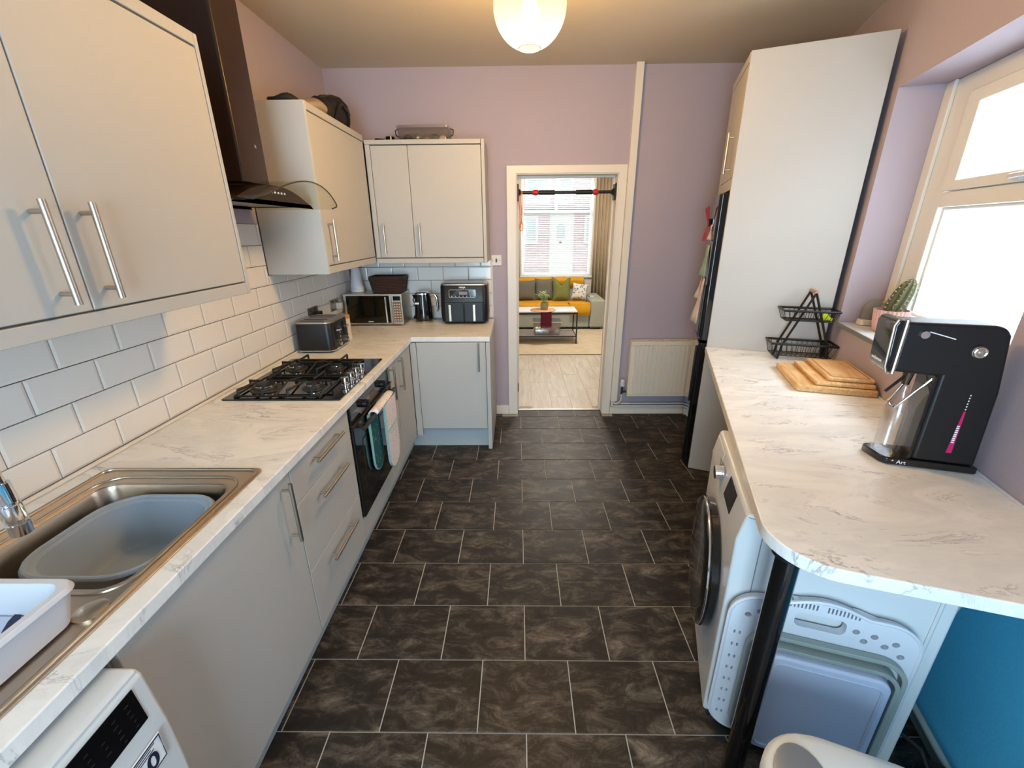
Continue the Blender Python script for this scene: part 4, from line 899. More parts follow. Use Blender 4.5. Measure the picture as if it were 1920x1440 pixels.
# ---------------------------------------------------------------- fridge housing + fridge
fh = thing('fridge_housing', 'tall grey fridge housing with a plain side panel and top cupboard', 'tall cabinet', (-.35, 1.85, 0), 'R')
bm = B(); prism(bm, [(-.655, 1.594), (-.030, 1.534), (-.030, 1.554), (-.655, 1.614)], 0, 2.520); part('side_panel', bm, 'cab', fh, bevel=.004)
box('far_panel', 'cab', fh, -.655, -.03, 2.170, 2.190, 0, 2.500, bevel=.003)
box('cupboard_body', 'carc', fh, -.630, -.03, 1.616, 2.168, 1.880, 2.498, bevel=0)
d = box('cupboard_door', 'cab', fh, -.6545, -.632, 1.618, 2.166, 1.915, 2.470, bevel=.003)
handle(d, (-.690, 1.735, 2.165), (-.690, 1.735, 1.945), (-1, 0, 0)) 
box('top_rail', 'cab', fh, -.657, -.62, 1.616, 2.190, 2.473, 2.518, bevel=.003); box('lower_rail', 'cab', fh, -.655, -.62, 1.616, 2.168, 1.850, 1.912, bevel=.002)
fr = thing('fridge_freezer', 'black fridge freezer standing inside the tall grey housing', 'fridge', (-.35, 1.88, 0), 'R')
box('fridge_body', 'black', fr, -.620, -.05, 1.622, 2.160, .012, 1.835, bevel=.006)
for nm, z0, z1 in (('fridge_door', .940, 1.832), ('freezer_door', .045, .925)):
    bm = B(); prism(bm, [(-.622, 1.622), (-.690, 1.622), (-.703, 1.634), (-.704, 1.70), (-.694, 2.06), (-.686, 2.085), (-.622, 2.088)], z0, z1); fd = part(nm, bm, 'gloss', fr, bevel=.006)
    box('grip', 'black', fd, -.716, -.7035, 1.640, 1.665, (.96 if z0 > .5 else .50), (1.30 if z0 > .5 else .90), bevel=.004)
grp = 'papers and magnets on the fridge door'
def paper(name, label, cat, t0_, t1_, z0, z1, m, n0=-.700, lift=.02, tw=.5, extra=None):
    o = thing(name, label, cat, (n0, (t0_+t1_)/2, z0), 'R', group=grp); bm = B(); g = {}
    for i in range(7):
        for j in range(5):
            u, v = i/6, j/4; g[(i, j)] = bm.verts.new((n0-.006-lift*(u**1.3)*(.4+.6*v)-.004*sin(5*u+v*3), t0_+(t1_-t0_)*v+tw*.02*u, z1+(z0-z1)*u))
    for i in range(6):
        for j in range(4): bm.faces.new((g[(i, j)], g[(i+1, j)], g[(i+1, j+1)], g[(i, j+1)]))
    part('sheet', bm, m, o, solid=.0012, smooth=True)
    bm = B(); bx(bm, n0-.013, n0-.002, (t0_+t1_)/2-.012, (t0_+t1_)/2+.012, z1-.022, z1-.004); part('magnet', bm, extra or 'red', o, bevel=.002)
    return o
rc_ = thing('red_ribbon', 'red folded card, topmost on the fridge door', 'card', (-.705, 1.95, 1.65), 'R', group=grp); rc_.name = 'red_card'
bm = B(); bb = [(1.84, 1.775), (2.10, 1.765), (2.00, 1.665), (2.06, 1.555), (1.86, 1.560), (1.93, 1.665)]
A = [bm.verts.new((-.712-.020*abs(z-1.665)/.11, t_, z)) for t_, z in bb]; C0 = bm.verts.new((-.710, 1.965, 1.665))
for i in range(6): bm.faces.new((A[i], A[(i+1) % 6], C0))
part('card_sheet', bm, 'redpaper', rc_, solid=.003); box('magnet', 'gloss', rc_, -.716, -.696, 1.955, 1.985, 1.65, 1.70, bevel=.003)
paper('white_note', 'small white note below the red card on the fridge', 'paper', 1.75, 1.84, 1.57, 1.66, 'paperw', lift=.012)
paper('green_leaflet', 'pale green leaflet in the middle of the fridge door', 'paper', 1.74, 1.93, 1.335, 1.535, 'paperg', lift=.026)
paper('receipt_strip', 'long pinkish receipt hanging lowest on the fridge door', 'paper', 1.76, 1.90, 1.02, 1.325, 'paperw', lift=.045)
paper('receipt_strip', 'short white slip overlapping the long receipt, under the green leaflet', 'paper', 1.92, 2.00, 1.17, 1.320, 'paperw', lift=.03, extra='leaf')

# ---------------------------------------------------------------- chopping boards
for i, (n0, n1, ta, tb, z0, th, lab, gv) in enumerate(((-.338, -.012, .832, 1.228, .9105, .032, 'thickest wooden chopping board at the bottom of the stack', 0), (-.262, -.020, .846, 1.205, .943, .019, 'middle wooden chopping board of the stack of three', 0), (-.208, -.020, .868, 1.208, .9625, .019, 'small wooden chopping board on top of the stack, with juice groove', 1))):
    c = thing('chopping_board', lab, 'chopping board', ((n0+n1)/2, (ta+tb)/2, z0), 'R', group='stack of wooden chopping boards')
    bm = B(); prism(bm, rrect(n0, n1, ta, tb, .014, 4), z0, z0+th); part('board', bm, 'board', c, bevel=.008, seg=3)
    if gv: bm = B(); holed(bm, rrect(n0+.016, n1-.016, ta+.016, tb-.016, .012, 4), [rrect(n0+.021, n1-.021, ta+.021, tb-.021, .010, 4)], z0+th-.0005, z0+th+.0006, 'z'); part('juice_groove', bm, mat('groove_brown', (150, 104, 60), .5, vary=.1), c)

# ---------------------------------------------------------------- two-tier wire rack
rk = thing('fruit_rack', 'black two-tier wire basket rack with wooden handle by the tall panel', 'basket rack', (-.17, 1.46, .911), 'R')
tf, tb_ = 1.398, 1.492
for t_ in (tf, tb_):
    bm = B(); ap = (-.168, t_, 1.300)
    for f_ in (-.292, -.044): sweep(bm, [ap, (f_+.012*(1 if f_ < -.2 else -1), t_, 1.0), (f_, t_, .916)], .0068, 4)
    part('a_frame', bm, 'black', rk, bevel=.001, seg=1)
bm = B()
for f_ in (-.292, -.044): sweep(bm, [(f_, tf-.006, .9175), (f_, tb_+.006, .9175)], .006, 4)
part('foot_bars', bm, 'black', rk)
cylp('handle', 'beech', rk, (-.168, tf-.004, 1.303), (-.168, tb_+.004, 1.303), .009, 14, label='round wooden handle')
def wire(n0, n1, ta, tb, zt, zb):
    bm = B(); rim = [(a, b, zt) for a, b in ((n0, ta), (n1, ta), (n1, tb), (n0, tb))]; sweep(bm, rim, .0052, 6, closed=True)
    i = .018; bot = [(n0+i, ta+i), (n1-i, ta+i), (n1-i, tb-i), (n0+i, tb-i)]; sweep(bm, [(a, b, zb) for a, b in bot], .0018, 5, closed=True)
    k = int((n1-n0)/.026)
    for j in range(k+1):
        u = j/k; a = n0+(n1-n0)*u; ab = n0+i+(n1-n0-2*i)*u; sweep(bm, [(a, ta, zt), (ab, ta+i, zb), (ab, tb-i, zb), (a, tb, zt)], .0013, 4)
    for j in range(6):
        u = j/5; b = ta+(tb-ta)*u; bb_ = ta+i+(tb-ta-2*i)*u; sweep(bm, [(n0, b, zt), (n0+i, bb_, zb), (n1-i, bb_, zb), (n1, b, zt)], .0013, 4)
    return part('wire_basket', bm, 'black', rk, smooth=True)
wire(-.338, -.006, tf-.012, 1.524, 1.006, .934); wire(-.306, -.034, tf-.010, 1.524, 1.198, 1.140)
lm = thing('lime_bottle', 'lime green squeezy fruit in the upper wire basket', 'fruit', (-.085, 1.44, 1.142), 'R'); lm.name = 'lime_fruit'
bm = B(); bmesh.ops.create_icosphere(bm, subdivisions=3, radius=.021); bmesh.ops.translate(bm, verts=bm.verts, vec=(-.090, 1.435, 1.1638)); part('fruit_body', bm, 'lime', lm, smooth=True)
bm = B(); cyl(bm, (-.075, 1.425, 1.158), (-.060, 1.415, 1.153), .010, 12); part('cap', bm, 'lime', lm, smooth=True)

# ---------------------------------------------------------------- sparkling water maker
sm = thing('sparkling_water_maker', 'black sparkling water maker on the window worktop', 'drinks machine', (-.15, .21, .911), 'R')
bm = B(); prism(bm, [(-.020, .160), (-.020, .272), (-.250, .272), (-.283, .262), (-.290, .245), (-.270, .175), (-.255, .160)], .9115, .936); ba = part('base_plate', bm, 'gloss', sm, bevel=.006, seg=3)
text('logo', 'Art', .018, 'ink', ba, (-.215, .1592, .924), (1, 0, 0), (0, 0, 1)); bm = B(); bx(bm, -.2405, -.2365, .1588, .1596, .926, .930); part('logo_dot', bm, 'ink', ba)
bm = B(); prism(bm, [(-.190, .936), (-.028, .936), (-.038, 1.18), (-.060, 1.348), (-.075, 1.370), (-.100, 1.376), (-.312, 1.376), (-.312, 1.222), (-.190, 1.216)], .164, .268, 'y'); mb = part('column_body', bm, 'black', sm, bevel=.012, seg=4)
bm = B(); prism(bm, [(-.198, .936), (-.189, .936), (-.189, 1.216), (-.198, 1.216)], .170, .262, 'y'); part('back_shield', bm, 'gloss', sm, bevel=.001)
bm = B(); hd2 = [(-.3115, 1.218), (-.328, 1.222), (-.334, 1.240), (-.340, 1.365), (-.334, 1.382), (-.3115, 1.384)]
prism(bm, hd2, .158, .272, 'y'); hp = part('head_cap', bm, 'gloss', sm, bevel=.010, seg=4)
tubep('cap_trim', 'steel', hp, [(x-.001, .1575, z) for x, z in hd2], .0035, 8, closed=True, label='silver edging')
text('logo', 'sodastream', .014, 'ink', hp, (-.3365, .215, 1.250), (0, -1, 0), (.15, 0, 1))
bm = B(); cyl(bm, (-.125, .1645, 1.300), (-.125, .154, 1.300), .018, 28); hc = part('pivot_cap', bm, 'steel', mb, bevel=.003); tubep('cap_ring', 'chrome', mb, [(-.125+.013*cos(a), .1525, 1.300+.013*sin(a)) for a in [2*pi*k/24 for k in range(24)]], .004, 8, closed=True); cylp('cap_pin', 'chrome', mb, (-.125, .1540, 1.300), (-.125, .149, 1.300), .004, 12); cylp('pivot_cap', 'chrome', mb, (-.262, .1645, 1.342), (-.262, .155, 1.342), .011, 20)
bm = B(); prism(bm, [(-.250, 1.352), (-.185, 1.334), (-.185, 1.331), (-.250, 1.349)], .1618, .1645, 'y'); part('lever_line', bm, 'ink', mb, label='thin bright line')
bm = B(); sweep(bm, [(-.195, .185, 1.205), (-.255, .185, 1.115), (-.262, .190, 1.100), (-.264, .215, 1.095), (-.262, .240, 1.100), (-.252, .246, 1.115), (-.215, .246, 1.205)], .0038, 8); part('bottle_lever', bm, 'chrome', sm, smooth=True, label='chrome wire loop')
bm = B(); lathe(bm, [(.010, 0), (.012, .02), (.016, .05)], 20, (-.243, .215, 1.172)); part('nozzle', bm, 'darksteel', sm, smooth=True)
bm = B(); sweep(bm, [(-.262, .190, 1.205), (-.300, .190, 1.150)], .005, 4); part('drip_arm', bm, 'black', sm)
bm = B(); q = [(-.112, .975), (-.098, .975), (-.101, 1.115), (-.106, 1.115)]; prism(bm, q, .1628, .1645, 'y'); lb_ = part('pink_strip', bm, 'pink', mb, label='narrow pink label strip')
bm = B()
for k in range(9): bx(bm, -.109, -.102, .1622, .1629, 1.010+.0068*k, 1.0135+.0068*k+.001*(k % 2))
for k in range(6): bx(bm, -.105, -.102, .1632, .1639, 1.120+.009*k, 1.124+.009*k)
tag(part('strip_print', bm, 'ink', lb_), kind='stuff')
# carafe-like clear panel
bm = B(); lathe(bm, [(.030, 0), (.034, .006), (.034, .15), (.026, .19), (.013, .215), (.013, .232)], 32, (-.240, .215, .9365), capt=False); bt = part('water_bottle', bm, 'clearp', sm, smooth=True, label='clear bottle')

# ---------------------------------------------------------------- sill ornaments
so = thing('stone_ornament', 'grey dome-shaped stone ornament with cream base on the window sill', 'ornament', (.125, 1.425, 1.133), 'R')
bm = B(); lathe(bm, [(.056, .032), (.058, .05), (.057, .085), (.050, .110), (.036, .130), (.016, .139), (.002, .141)], 32, (.130, 1.425, 1.133), sy=.5); part('stone_dome', bm, 'stone', so, smooth=True)
bm = B(); prism(bm, rrect(.066, .127, 1.396, 1.454, .014, 4), 1.133, 1.165); prism(bm, rrect(.130, .191, 1.396, 1.454, .014, 4), 1.133, 1.165); part('cream_foot_block', bm, 'cream', so, bevel=.005)
cp_ = thing('potted_cactus', 'spiny cactus in a ribbed pink pot on the window sill', 'cactus', (.135, 1.265, 1.133), 'R')
pc = (.135, 1.265, 1.133)
bm = B(); rib = lambda a, z: 1+.035*sin(26*a); lathe(bm, [(.052, .0), (.060, .008), (.068, .06), (.072, .108), (.074, .112)], 156, pc, rf=rib, capt=False); lathe(bm, [(.074, .112), (.068, .112), (.064, .095)], 48, pc, capb=False, capt=False); part('pot', bm, 'pinkpot', cp_, smooth=True)
bm = B(); lathe(bm, [(.064, .092), (.063, .096)], 32, pc); part('soil', bm, 'soil', cp_)
bm = B(); cr_ = lambda a, z: 1+.13*cos(9*a); prof = [(.028, .090), (.035, .12), (.039, .155), (.036, .200), (.027, .240), (.013, .262), (.002, .267)]
lathe(bm, prof, 90, (0, 0, 0), rf=cr_)
for v in bm.verts: v.co.x += (v.co.z-.09)*.28
bmesh.ops.translate(bm, verts=bm.verts, vec=(pc[0]-.004, pc[1], pc[2])); part('cactus_stem', bm, 'cactus', cp_, smooth=True)
bm = B()
for k in range(9):
    a = 2*pi*k/9
    for z, r in ((.105, .034), (.125, .041), (.145, .044), (.165, .044), (.185, .042), (.205, .039), (.225, .034), (.243, .024), (.257, .012)):
        c0 = Vector((pc[0]-.004+(z-.09)*.28+r*1.08*cos(a), pc[1]+r*1.08*sin(a), pc[2]+z))
        for q in range(4):
            d = Vector((cos(a)+random.uniform(-.8, .8), sin(a)+random.uniform(-.8, .8), random.uniform(-.5, .9))).normalized(); sweep(bm, [c0, c0+d*.013], [.0009, .0002], 3)
spn = part('spines', bm, 'spine', cp_); spn['kind'] = 'stuff'
sc = thing('succulent', 'small green succulent beside the cactus on the window sill', 'succulent', (.135, .985, 1.133), 'R')
bm = B(); lathe(bm, [(.035, 0), (.040, .004), (.046, .075), (.043, .075), (.038, .06)], 32, (.135, 1.045, 1.133)); part('pot', bm, 'bplast', sc, smooth=True)
for k in range(11):
    a = 2*pi*k/11+.3*(k % 2); le = .048 if k % 2 else .032; bm = B(); bmesh.ops.create_icosphere(bm, subdivisions=2, radius=1)
    for v in bm.verts: v.co = Vector((v.co.x*le, v.co.y*.010*(1.2-.6*v.co.x), v.co.z*.005))
    bm.transform(Matrix.Translation((.135, 1.045, 1.211)) @ Matrix.Rotation(a, 4, 'Z') @ Matrix.Rotation(radians(-18-14*(k % 2 == 0)), 4, 'Y') @ Matrix.Translation((le*.85, 0, 0)))
    part('leaf', bm, 'leaf', sc, smooth=True)

# ================================================================ BACK WALL THINGS
rd = thing('radiator', 'cream ribbed panel radiator under the lilac wall by the fridge', 'radiator', (1.3, 3.62, .19))
bm = B(); pts = []; x = .990; pts.append((x, 3.598)); pts.append((x+.018, 3.596))
xs0, pit = 1.012, .0375
for k in range(16):
    for q, dy in ((.0, 0), (.18, .000), (.30, -.017), (.70, -.017), (.82, 0)): pts.append((xs0+pit*(k+q), 3.598+dy))
pts += [(1.612, 3.598), (1.612, 3.606), (.990, 3.606)]
prism(bm, pts, .245, .685); part('ribbed_panel', bm, 'radi', rd, smooth=True)
box('panel_rail', 'radi', rd, .986, 1.616, 3.592, 3.610, .685, .722, bevel=.005); box('panel_rail', 'radi', rd, .986, 1.616, 3.592, 3.610, .212, .245, bevel=.005)
box('rear_panel', 'radi', rd, .986, 1.616, 3.660, 3.676, .212, .722, bevel=.004)
bm = B(); bx(bm, .986, .992, 3.610, 3.660, .22, .722); bx(bm, 1.610, 1.616, 3.610, 3.660, .22, .722); part('side_grilles', bm, 'radi', rd)
bm = B(); [bx(bm, 1.00+.02*k, 1.012+.02*k, 3.612, 3.658, .712, .718) for k in range(30)]; part('top_grille', bm, 'radi', rd)
bm = B(); bx(bm, 1.05, 1.07, 3.676, 3.708, .6, .64); bx(bm, 1.50, 1.52, 3.676, 3.708, .6, .64); bx(bm, 1.05, 1.07, 3.676, 3.708, .25, .29); part('wall_bracket', bm, 'radi', rd)
bm = B(); lathe(bm, [(.019, 0), (.020, .008), (.018, .055), (.014, .062)], 20, (.945, 3.630, .300)); part('valve_head', bm, 'wplast', rd, smooth=True, label='white thermostatic valve')
bm = B(); cyl(bm, (.945, 3.630, .225), (.945, 3.630, .2995), .010, 14); cyl(bm, (.945, 3.630, .245), (.987, 3.630, .245), .009, 14); part('valve_body', bm, 'darksteel', rd, smooth=True)
pp = thing('radiator_pipe', 'white painted pipes running to the radiator above the skirting', 'pipe', (.945, 3.66, .02))
tubep('pipe_run', 'trim', pp, [(.945, 3.630, .222), (.944, 3.640, .16), (.936, 3.664, .125), (.905, 3.666, .108), (.893, 3.666, .115), (.892, 3.667, .139)], .0075, 10)
tubep('pipe_run', 'trim', pp, [(1.75, 3.672, .085), (.90, 3.672, .085), (.874, 3.672, .09), (.872, 3.667, .139)], .0085, 10)
tubep('pipe_run', 'trim', pp, [(1.75, 3.672, .112), (.955, 3.672, .112)], .0075, 10)

# pull-up bar
pb = thing('pull_up_bar', 'black pull-up bar with red collars across the top of the doorway', 'exercise bar', (.39, 3.74, 1.92))
cylp('bar', 'black', pb, (.010, 3.74, 1.920), (.772, 3.74, 1.920), .0125, 16)
bm = B(); cyl(bm, (.17, 3.74, 1.92), (.30, 3.74, 1.92), .018, 16); cyl(bm, (.47, 3.74, 1.92), (.60, 3.74, 1.92), .018, 16); part('foam_grip', bm, 'iron', pb, smooth=True)
for x0, x1 in ((.120, .165), (.605, .645)): bm = B(); sweep(bm, [(x0, 3.74, 1.92), ((x0+x1)/2, 3.74, 1.92), (x1, 3.74, 1.92)], [.016, .023, .020], 12); part('collar', bm, 'red', pb, smooth=True, label='red collar')
for sx, x in ((1, -.0035), (-1, .7855)):
    bm = B(); x2 = x+sx*.014; prism(bm, rrect(1.858, 1.982, 0, 1, .4, 3) if False else [(3.705, 1.858), (3.775, 1.858), (3.782, 1.87), (3.782, 1.97), (3.775, 1.982), (3.705, 1.982)], min(x, x2), max(x, x2), 'x'); sweep(bm, [(x2, 3.74, 1.92), (x2+sx*.02, 3.74, 1.92)], [.032, .016], 14); part('end_pad', bm, 'black', pb, bevel=.003)
ob = thing('orange_cord', 'orange cord hanging from the left end of the pull-up bar', 'cord', (.020, 3.735, 1.78))
for k in range(4):
    tubep('strand', 'orange', ob, [(.014+.008*k, 3.724, 1.935), (.010+.010*k, 3.722, 1.85), (.018+.006*k+.004*(-1)**k, 3.724, 1.76-.02*k), (.020+.006*k, 3.722, 1.64+.02*k)], .0032, 6)
tubep('knot_loop', 'orange', ob, [(.030+.013*cos(a), 3.722, 1.665+.035*sin(a)) for a in [2*pi*k/12 for k in range(12)]], .004, 6, closed=True)

# ceiling lamp
cl = thing('pendant_lamp', 'glowing round pendant lamp on the kitchen ceiling', 'lamp', (.052, 2.14, ZC))
bm = B(); prof = [(.148*cos(a), .148*sin(a)) for a in [radians(-72+144*k/28) for k in range(29)]]; lathe(bm, prof, 48, (0, 0, 0), capb=False, capt=False)
g_ = part('globe_shade', bm, 'shade', cl, local=True, smooth=True, label='glowing yellow paper globe'); g_.location = (0, 0, 2.49-ZC)
tubep('shade_ring', 'radi', g_, [(.046*cos(a), .046*sin(a), -.1412) for a in [2*pi*k/32 for k in range(32)]], .0018, 6, closed=True, local=True)
bm = B(); lathe(bm, [(.016, -.06), (.026, -.045), (.036, -.015), (.036, .008), (.026, .032), (.014, .045), (.013, .07)], 24, (.052, 2.14, 2.47)); part('bulb', bm, 'bulb', cl, smooth=True)
cylp('flex', 'wplast', cl, (.052, 2.14, 2.56), (.052, 2.14, ZC-.03), .004, 8); bm = B(); lathe(bm, [(.020, -.035), (.045, -.02), (.048, 0)], 24, (.052, 2.14, ZC)); part('ceiling_rose', bm, 'wplast', cl, smooth=True)

# ================================================================ LIVING ROOM
bm = B(); bx(bm, -2.6, 3.2, 3.86, 8.42, -.08, -.004); f2 = struct(part('floor', bm, 'grout'))
pw = .197; ptilt = 0
for k in range(-4, 12):
    x0 = -.06+k*pw
    if x0 > 2.0: continue
    L0 = 3.80-((k*.47) % 1.2)
    for j in range(3):
        a0 = max(3.866 if not (-.0 < x0 and x0+pw < .79) else 3.803, L0+1.25*j); a1 = min(L0+1.25*(j+1), 7.25)
        x0c, x1c = x0, x0+pw
        if a1-a0 > .05: bm = B(); bx(bm, x0c+.0012, x1c-.0012, a0+.001, a1-.001, -.006, .0); part('plank', bm, 'plank', f2)
YW = 8.36
bm = B(); cells(bm, [-2.6, .066, 1.385, 3.2], [0, .800, 2.560, 2.75], lambda u, v: not (.066 < u < 1.385 and .80 < v < 2.56), YW, YW+.25, 'y'); struct(part('wall_far', bm, 'livwall'))
bm = B(); bx(bm, -2.7, -2.6, 3.86, YW+.25, 0, 2.75); struct(part('wall_living_left', bm, 'livwall')); bm = B(); bx(bm, 3.2, 3.3, 3.86, YW+.25, 0, 2.75); struct(part('wall_living_right', bm, 'livwall'))
bm = B(); cells(bm, [-2.6, -.022, .804, 3.2], [0, 2.062, 2.75], lambda u, v: not (-.022 < u < .804 and v < 2.062), 3.861, 3.885, 'y'); struct(part('wall_living_near', bm, 'livwall'))
bm = B(); bx(bm, -2.7, 3.3, 3.861, YW+.25, 2.75, 2.85); struct(part('ceiling', bm, 'ceil'))
w3 = thing('window_3', None, None, (.72, YW+.1, .80)); w3['kind'] = 'structure'
bm = B(); cells(bm, [.068, .11, .690, .735, 1.34, 1.383], [.802, .85, 1.93, 1.97, 2.51, 2.558], lambda u, v: not ((.11 < u < .690 and 1.97 < v < 2.51) or (.735 < u < 1.34 and 1.97 < v < 2.51) or (.11 < u < 1.34 and .85 < v < 1.93)), YW+.08, YW+.14, 'y'); part('window_frame', bm, 'upvc', w3, bevel=.004)
box('pane', 'glass', w3, .10, 1.35, YW+.105, YW+.11, .84, 1.94, bevel=0); box('pane', 'glass', w3, .10, .70, YW+.105, YW+.11, 1.96, 2.52, bevel=0); box('pane', 'glass', w3, .73, 1.35, YW+.105, YW+.11, 1.96, 2.52, bevel=0)
box('window_board', 'upvc', w3, .03, 1.42, YW-.05, YW+.08, .775, .801, bevel=.003)
# blind
bd = thing('venetian_blind', 'white venetian blind in the living room window', 'blind', (.72, YW+.03, .81))
box('head_rail', 'blind', bd, .075, 1.376, YW+.010, YW+.060, 2.515, 2.550, bevel=.003); box('bottom_rail', 'blind', bd, .075, 1.376, YW+.020, YW+.050, .812, .830, bevel=.003)
bm = B(); 
for a in range(1): loft(bm, [[(.078, -.013, .004), (.078, .0, .0055), (.078, .013, .002), (.078, .0, .0045)], [(1.373, -.013, .004), (1.373, .0, .0055), (1.373, .013, .002), (1.373, .0, .0045)]])
bmesh.ops.recalc_face_normals(bm, faces=bm.faces); sme = bpy.data.meshes.new('slat'); bm.to_mesh(sme); bm.free(); sme.materials.append(M['blind'])
bb0 = BASE[bd]
for k in range(52):
    o = bpy.data.objects.new('slat', sme); COL.objects.link(o); o.parent = bd; o.location = (-bb0.x, YW+.035-bb0.y, .840+.0322*k-bb0.z); o.rotation_euler = (radians(-24), 0, 0)
for x in (.35, .72, 1.10): tubep('ladder_cord', 'blind', bd, [(x, YW+.018, .83), (x, YW+.018, 2.52)], .0012, 4)
# curtains
def curtain(label, x0, x1, n, amp, y):
    c = thing('curtain', label, 'curtain', ((x0+x1)/2, y, .05), group='beige curtains of the living room window'); bm = B(); g = []; N = n*8
    for z in (.06, 2.60):
        w = 1.0 if z < 1 else .96
        g.append([bm.verts.new((x0+(x1-x0)*i/N*w, y+amp*sin(2*pi*i/8)+.01*sin(i*.7), z)) for i in range(N+1)])
    for i in range(N): bm.faces.new((g[0][i], g[0][i+1], g[1][i+1], g[1][i]))
    part('drape', bm, 'curtain', c, solid=.004, smooth=True); return c
curtain('long beige curtain hanging right of the living room window', 1.40, 2.10, 11, .026, YW-.085); curtain('sliver of beige curtain at the left edge of the living room window', -.50, .045, 6, .026, YW-.085)
cylp('curtain_pole', 'black', None, (-.6, YW-.13, 2.635), (2.3, YW-.13, 2.635), .012, 12); cpo = bpy.data.objects['curtain_pole']; tag(cpo, 'dark curtain pole above the living room window', 'curtain pole')
lp_ = thing('pendant_lamp', 'small unseen pendant lamp added to brighten the living room', 'lamp', (.75, 6.2, 2.75)); bm = B(); lathe(bm, [(.05, 2.60), (.10, 2.60), (.10, 2.61), (.03, 2.66), (.028, 2.60)], 24, (.75, 6.2, 0), capb=False, capt=False); part('lamp_shade', bm, 'wplast', lp_, smooth=True); cylp('flex', 'wplast', lp_, (.75, 6.2, 2.66), (.75, 6.2, 2.749), .004, 8)  # unseen fitting added to go with the living room fill light
# sofa
sf = thing('sofa', 'long grey-green fabric sofa below the living room window', 'sofa', (.2, 7.8, 0))
box('seat_base', 'sofa', sf, -1.0, 1.236, 7.32, 8.18, .03, .275, bevel=.02); box('seat_cushion', 'sofa', sf, -1.0, 1.230, 7.30, 7.98, .278, .405, bevel=.04, seg=4)
box('armrest', 'sofa', sf, 1.240, 1.495, 7.29, 8.20, .03, .505, bevel=.03, seg=4); box('armrest', 'sofa', sf, -1.26, -1.004, 7.29, 8.20, .03, .505, bevel=.03, seg=4)
box('backrest', 'sofa', sf, -1.0, 1.234, 7.985, 8.185, .276, .770, bevel=.05, seg=4)
for x in (-1.2, 1.42):
    for y in (7.36, 8.12): cylp('leg', 'black', sf, (x, y, .002 if y > 7.5 else .002), (x, y, .031), .02, 10)
def throw(label, x0, x1, path, n=24, fold=.012):
    th = thing('throw', label, 'throw', ((x0+x1)/2, path[0][0], path[0][1]), group='mustard throws on the sofa'); bm = B(); g = {}
    for i, (y, z) in enumerate(path):
        for j in range(n+1):
            u = j/n; w = fold*sin(u*17+i*.7)*.5+fold*.5*sin(u*41+i); sh = .05*sin(i*.9) if j in (0, n) else 0
            g[(i, j)] = bm.verts.new((x0+(x1-x0)*u+sh*.3, y, z+w*.35+.004))
    for i in range(len(path)-1):
        for j in range(n): bm.faces.new((g[(i, j)], g[(i+1, j)], g[(i+1, j+1)], g[(i, j+1)]))
    part('cloth', bm, 'mustard', th, solid=.010, smooth=True); return th
throw('mustard throw spread over the sofa seat', -.9, 1.222, [(7.276, .335), (7.274, .38), (7.282, .415), (7.33, .426), (7.45, .422), (7.65, .422), (7.90, .424)])
throw('mustard throw corner draped over the sofa front edge beside the arm', .88, 1.226, [(7.262, .245), (7.258, .33), (7.262, .40), (7.285, .446), (7.34, .452), (7.45, .446)])
throw('mustard throw laid over the sofa backrest', -.6, .62, [(7.955, .66), (7.958, .76), (8.0, .795), (8.1, .80), (8.17, .795)]); throw('second mustard throw on the backrest above the green cushion', .64, 1.20, [(7.955, .64), (7.958, .76), (8.0, .798), (8.1, .806), (8.17, .795)])
def cushion(label, x, y, w, h, m, rz=0, tilt=-14, notch=0, ptn=None):
    c = thing('cushion', label, 'cushion', (x, y, .432), group='scatter cushions on the sofa'); bm = B(); pillow(bm, w, h, .13)
    if notch:
        for v in bm.verts:
            if v.co.z > 0: v.co.z -= notch*max(0, 1-abs(v.co.x)/(w*.30))*(v.co.z/(h/2))
    bm.transform(Matrix.Translation((0, 0, h/2-.004)) @ Matrix.Identity(4)); bm.transform(Matrix.Rotation(radians(tilt), 4, 'X')); bm.transform(Matrix.Rotation(radians(rz), 4, 'Y'))
    zmin = min(v.co.z for v in bm.verts); bmesh.ops.translate(bm, verts=bm.verts, vec=(0, 0, -zmin)); part('cushion_cover', bm, m, c, local=True, smooth=True)
cushion('grey velvet cushion at the left, nearest the door frame', .135, 7.76, .385, .37, 'cgrey'); cushion('darker grey cushion between the left cushion and the green one', .478, 7.80, .345, .39, 'cgrey')
cushion('olive green cushion with a dented top', .785, 7.70, .33, .41, 'cgreen', notch=.13); cushion('white patterned cushion against the right sofa arm', 1.092, 7.70, .28, .29, 'cpat', rz=8)
bm = B(); bx(bm, 0, 0, 0, 0, 0, 0); bm.free()
rmt = thing('remote_control', 'white and black controller on the sofa armrest', 'controller', (1.315, 7.68, .506)); rmt.name = 'hand_controller'
bm = B(); prism(bm, rrect(1.275, 1.375, 7.62, 7.68, .025, 5), .5062, .528); part('shell', bm, 'wplast', rmt, bevel=.006); bm = B(); prism(bm, rrect(1.262, 1.300, 7.645, 7.70, .015, 4), .5062, .522); part('grip', bm, 'black', rmt, bevel=.004)
# rug
rg = thing('rug', 'beige faded patterned rug under the coffee table', 'rug', (.3, 6.4, .0)); box('rug_pile', 'rug', rg, -1.4, 1.85, 5.70, 7.26, .0004, .010, bevel=.003); box('rug_edge', 'darksteel', rg, -1.4, 1.85, 5.688, 5.699, .0004, .008, bevel=0, label='dark bound edge')
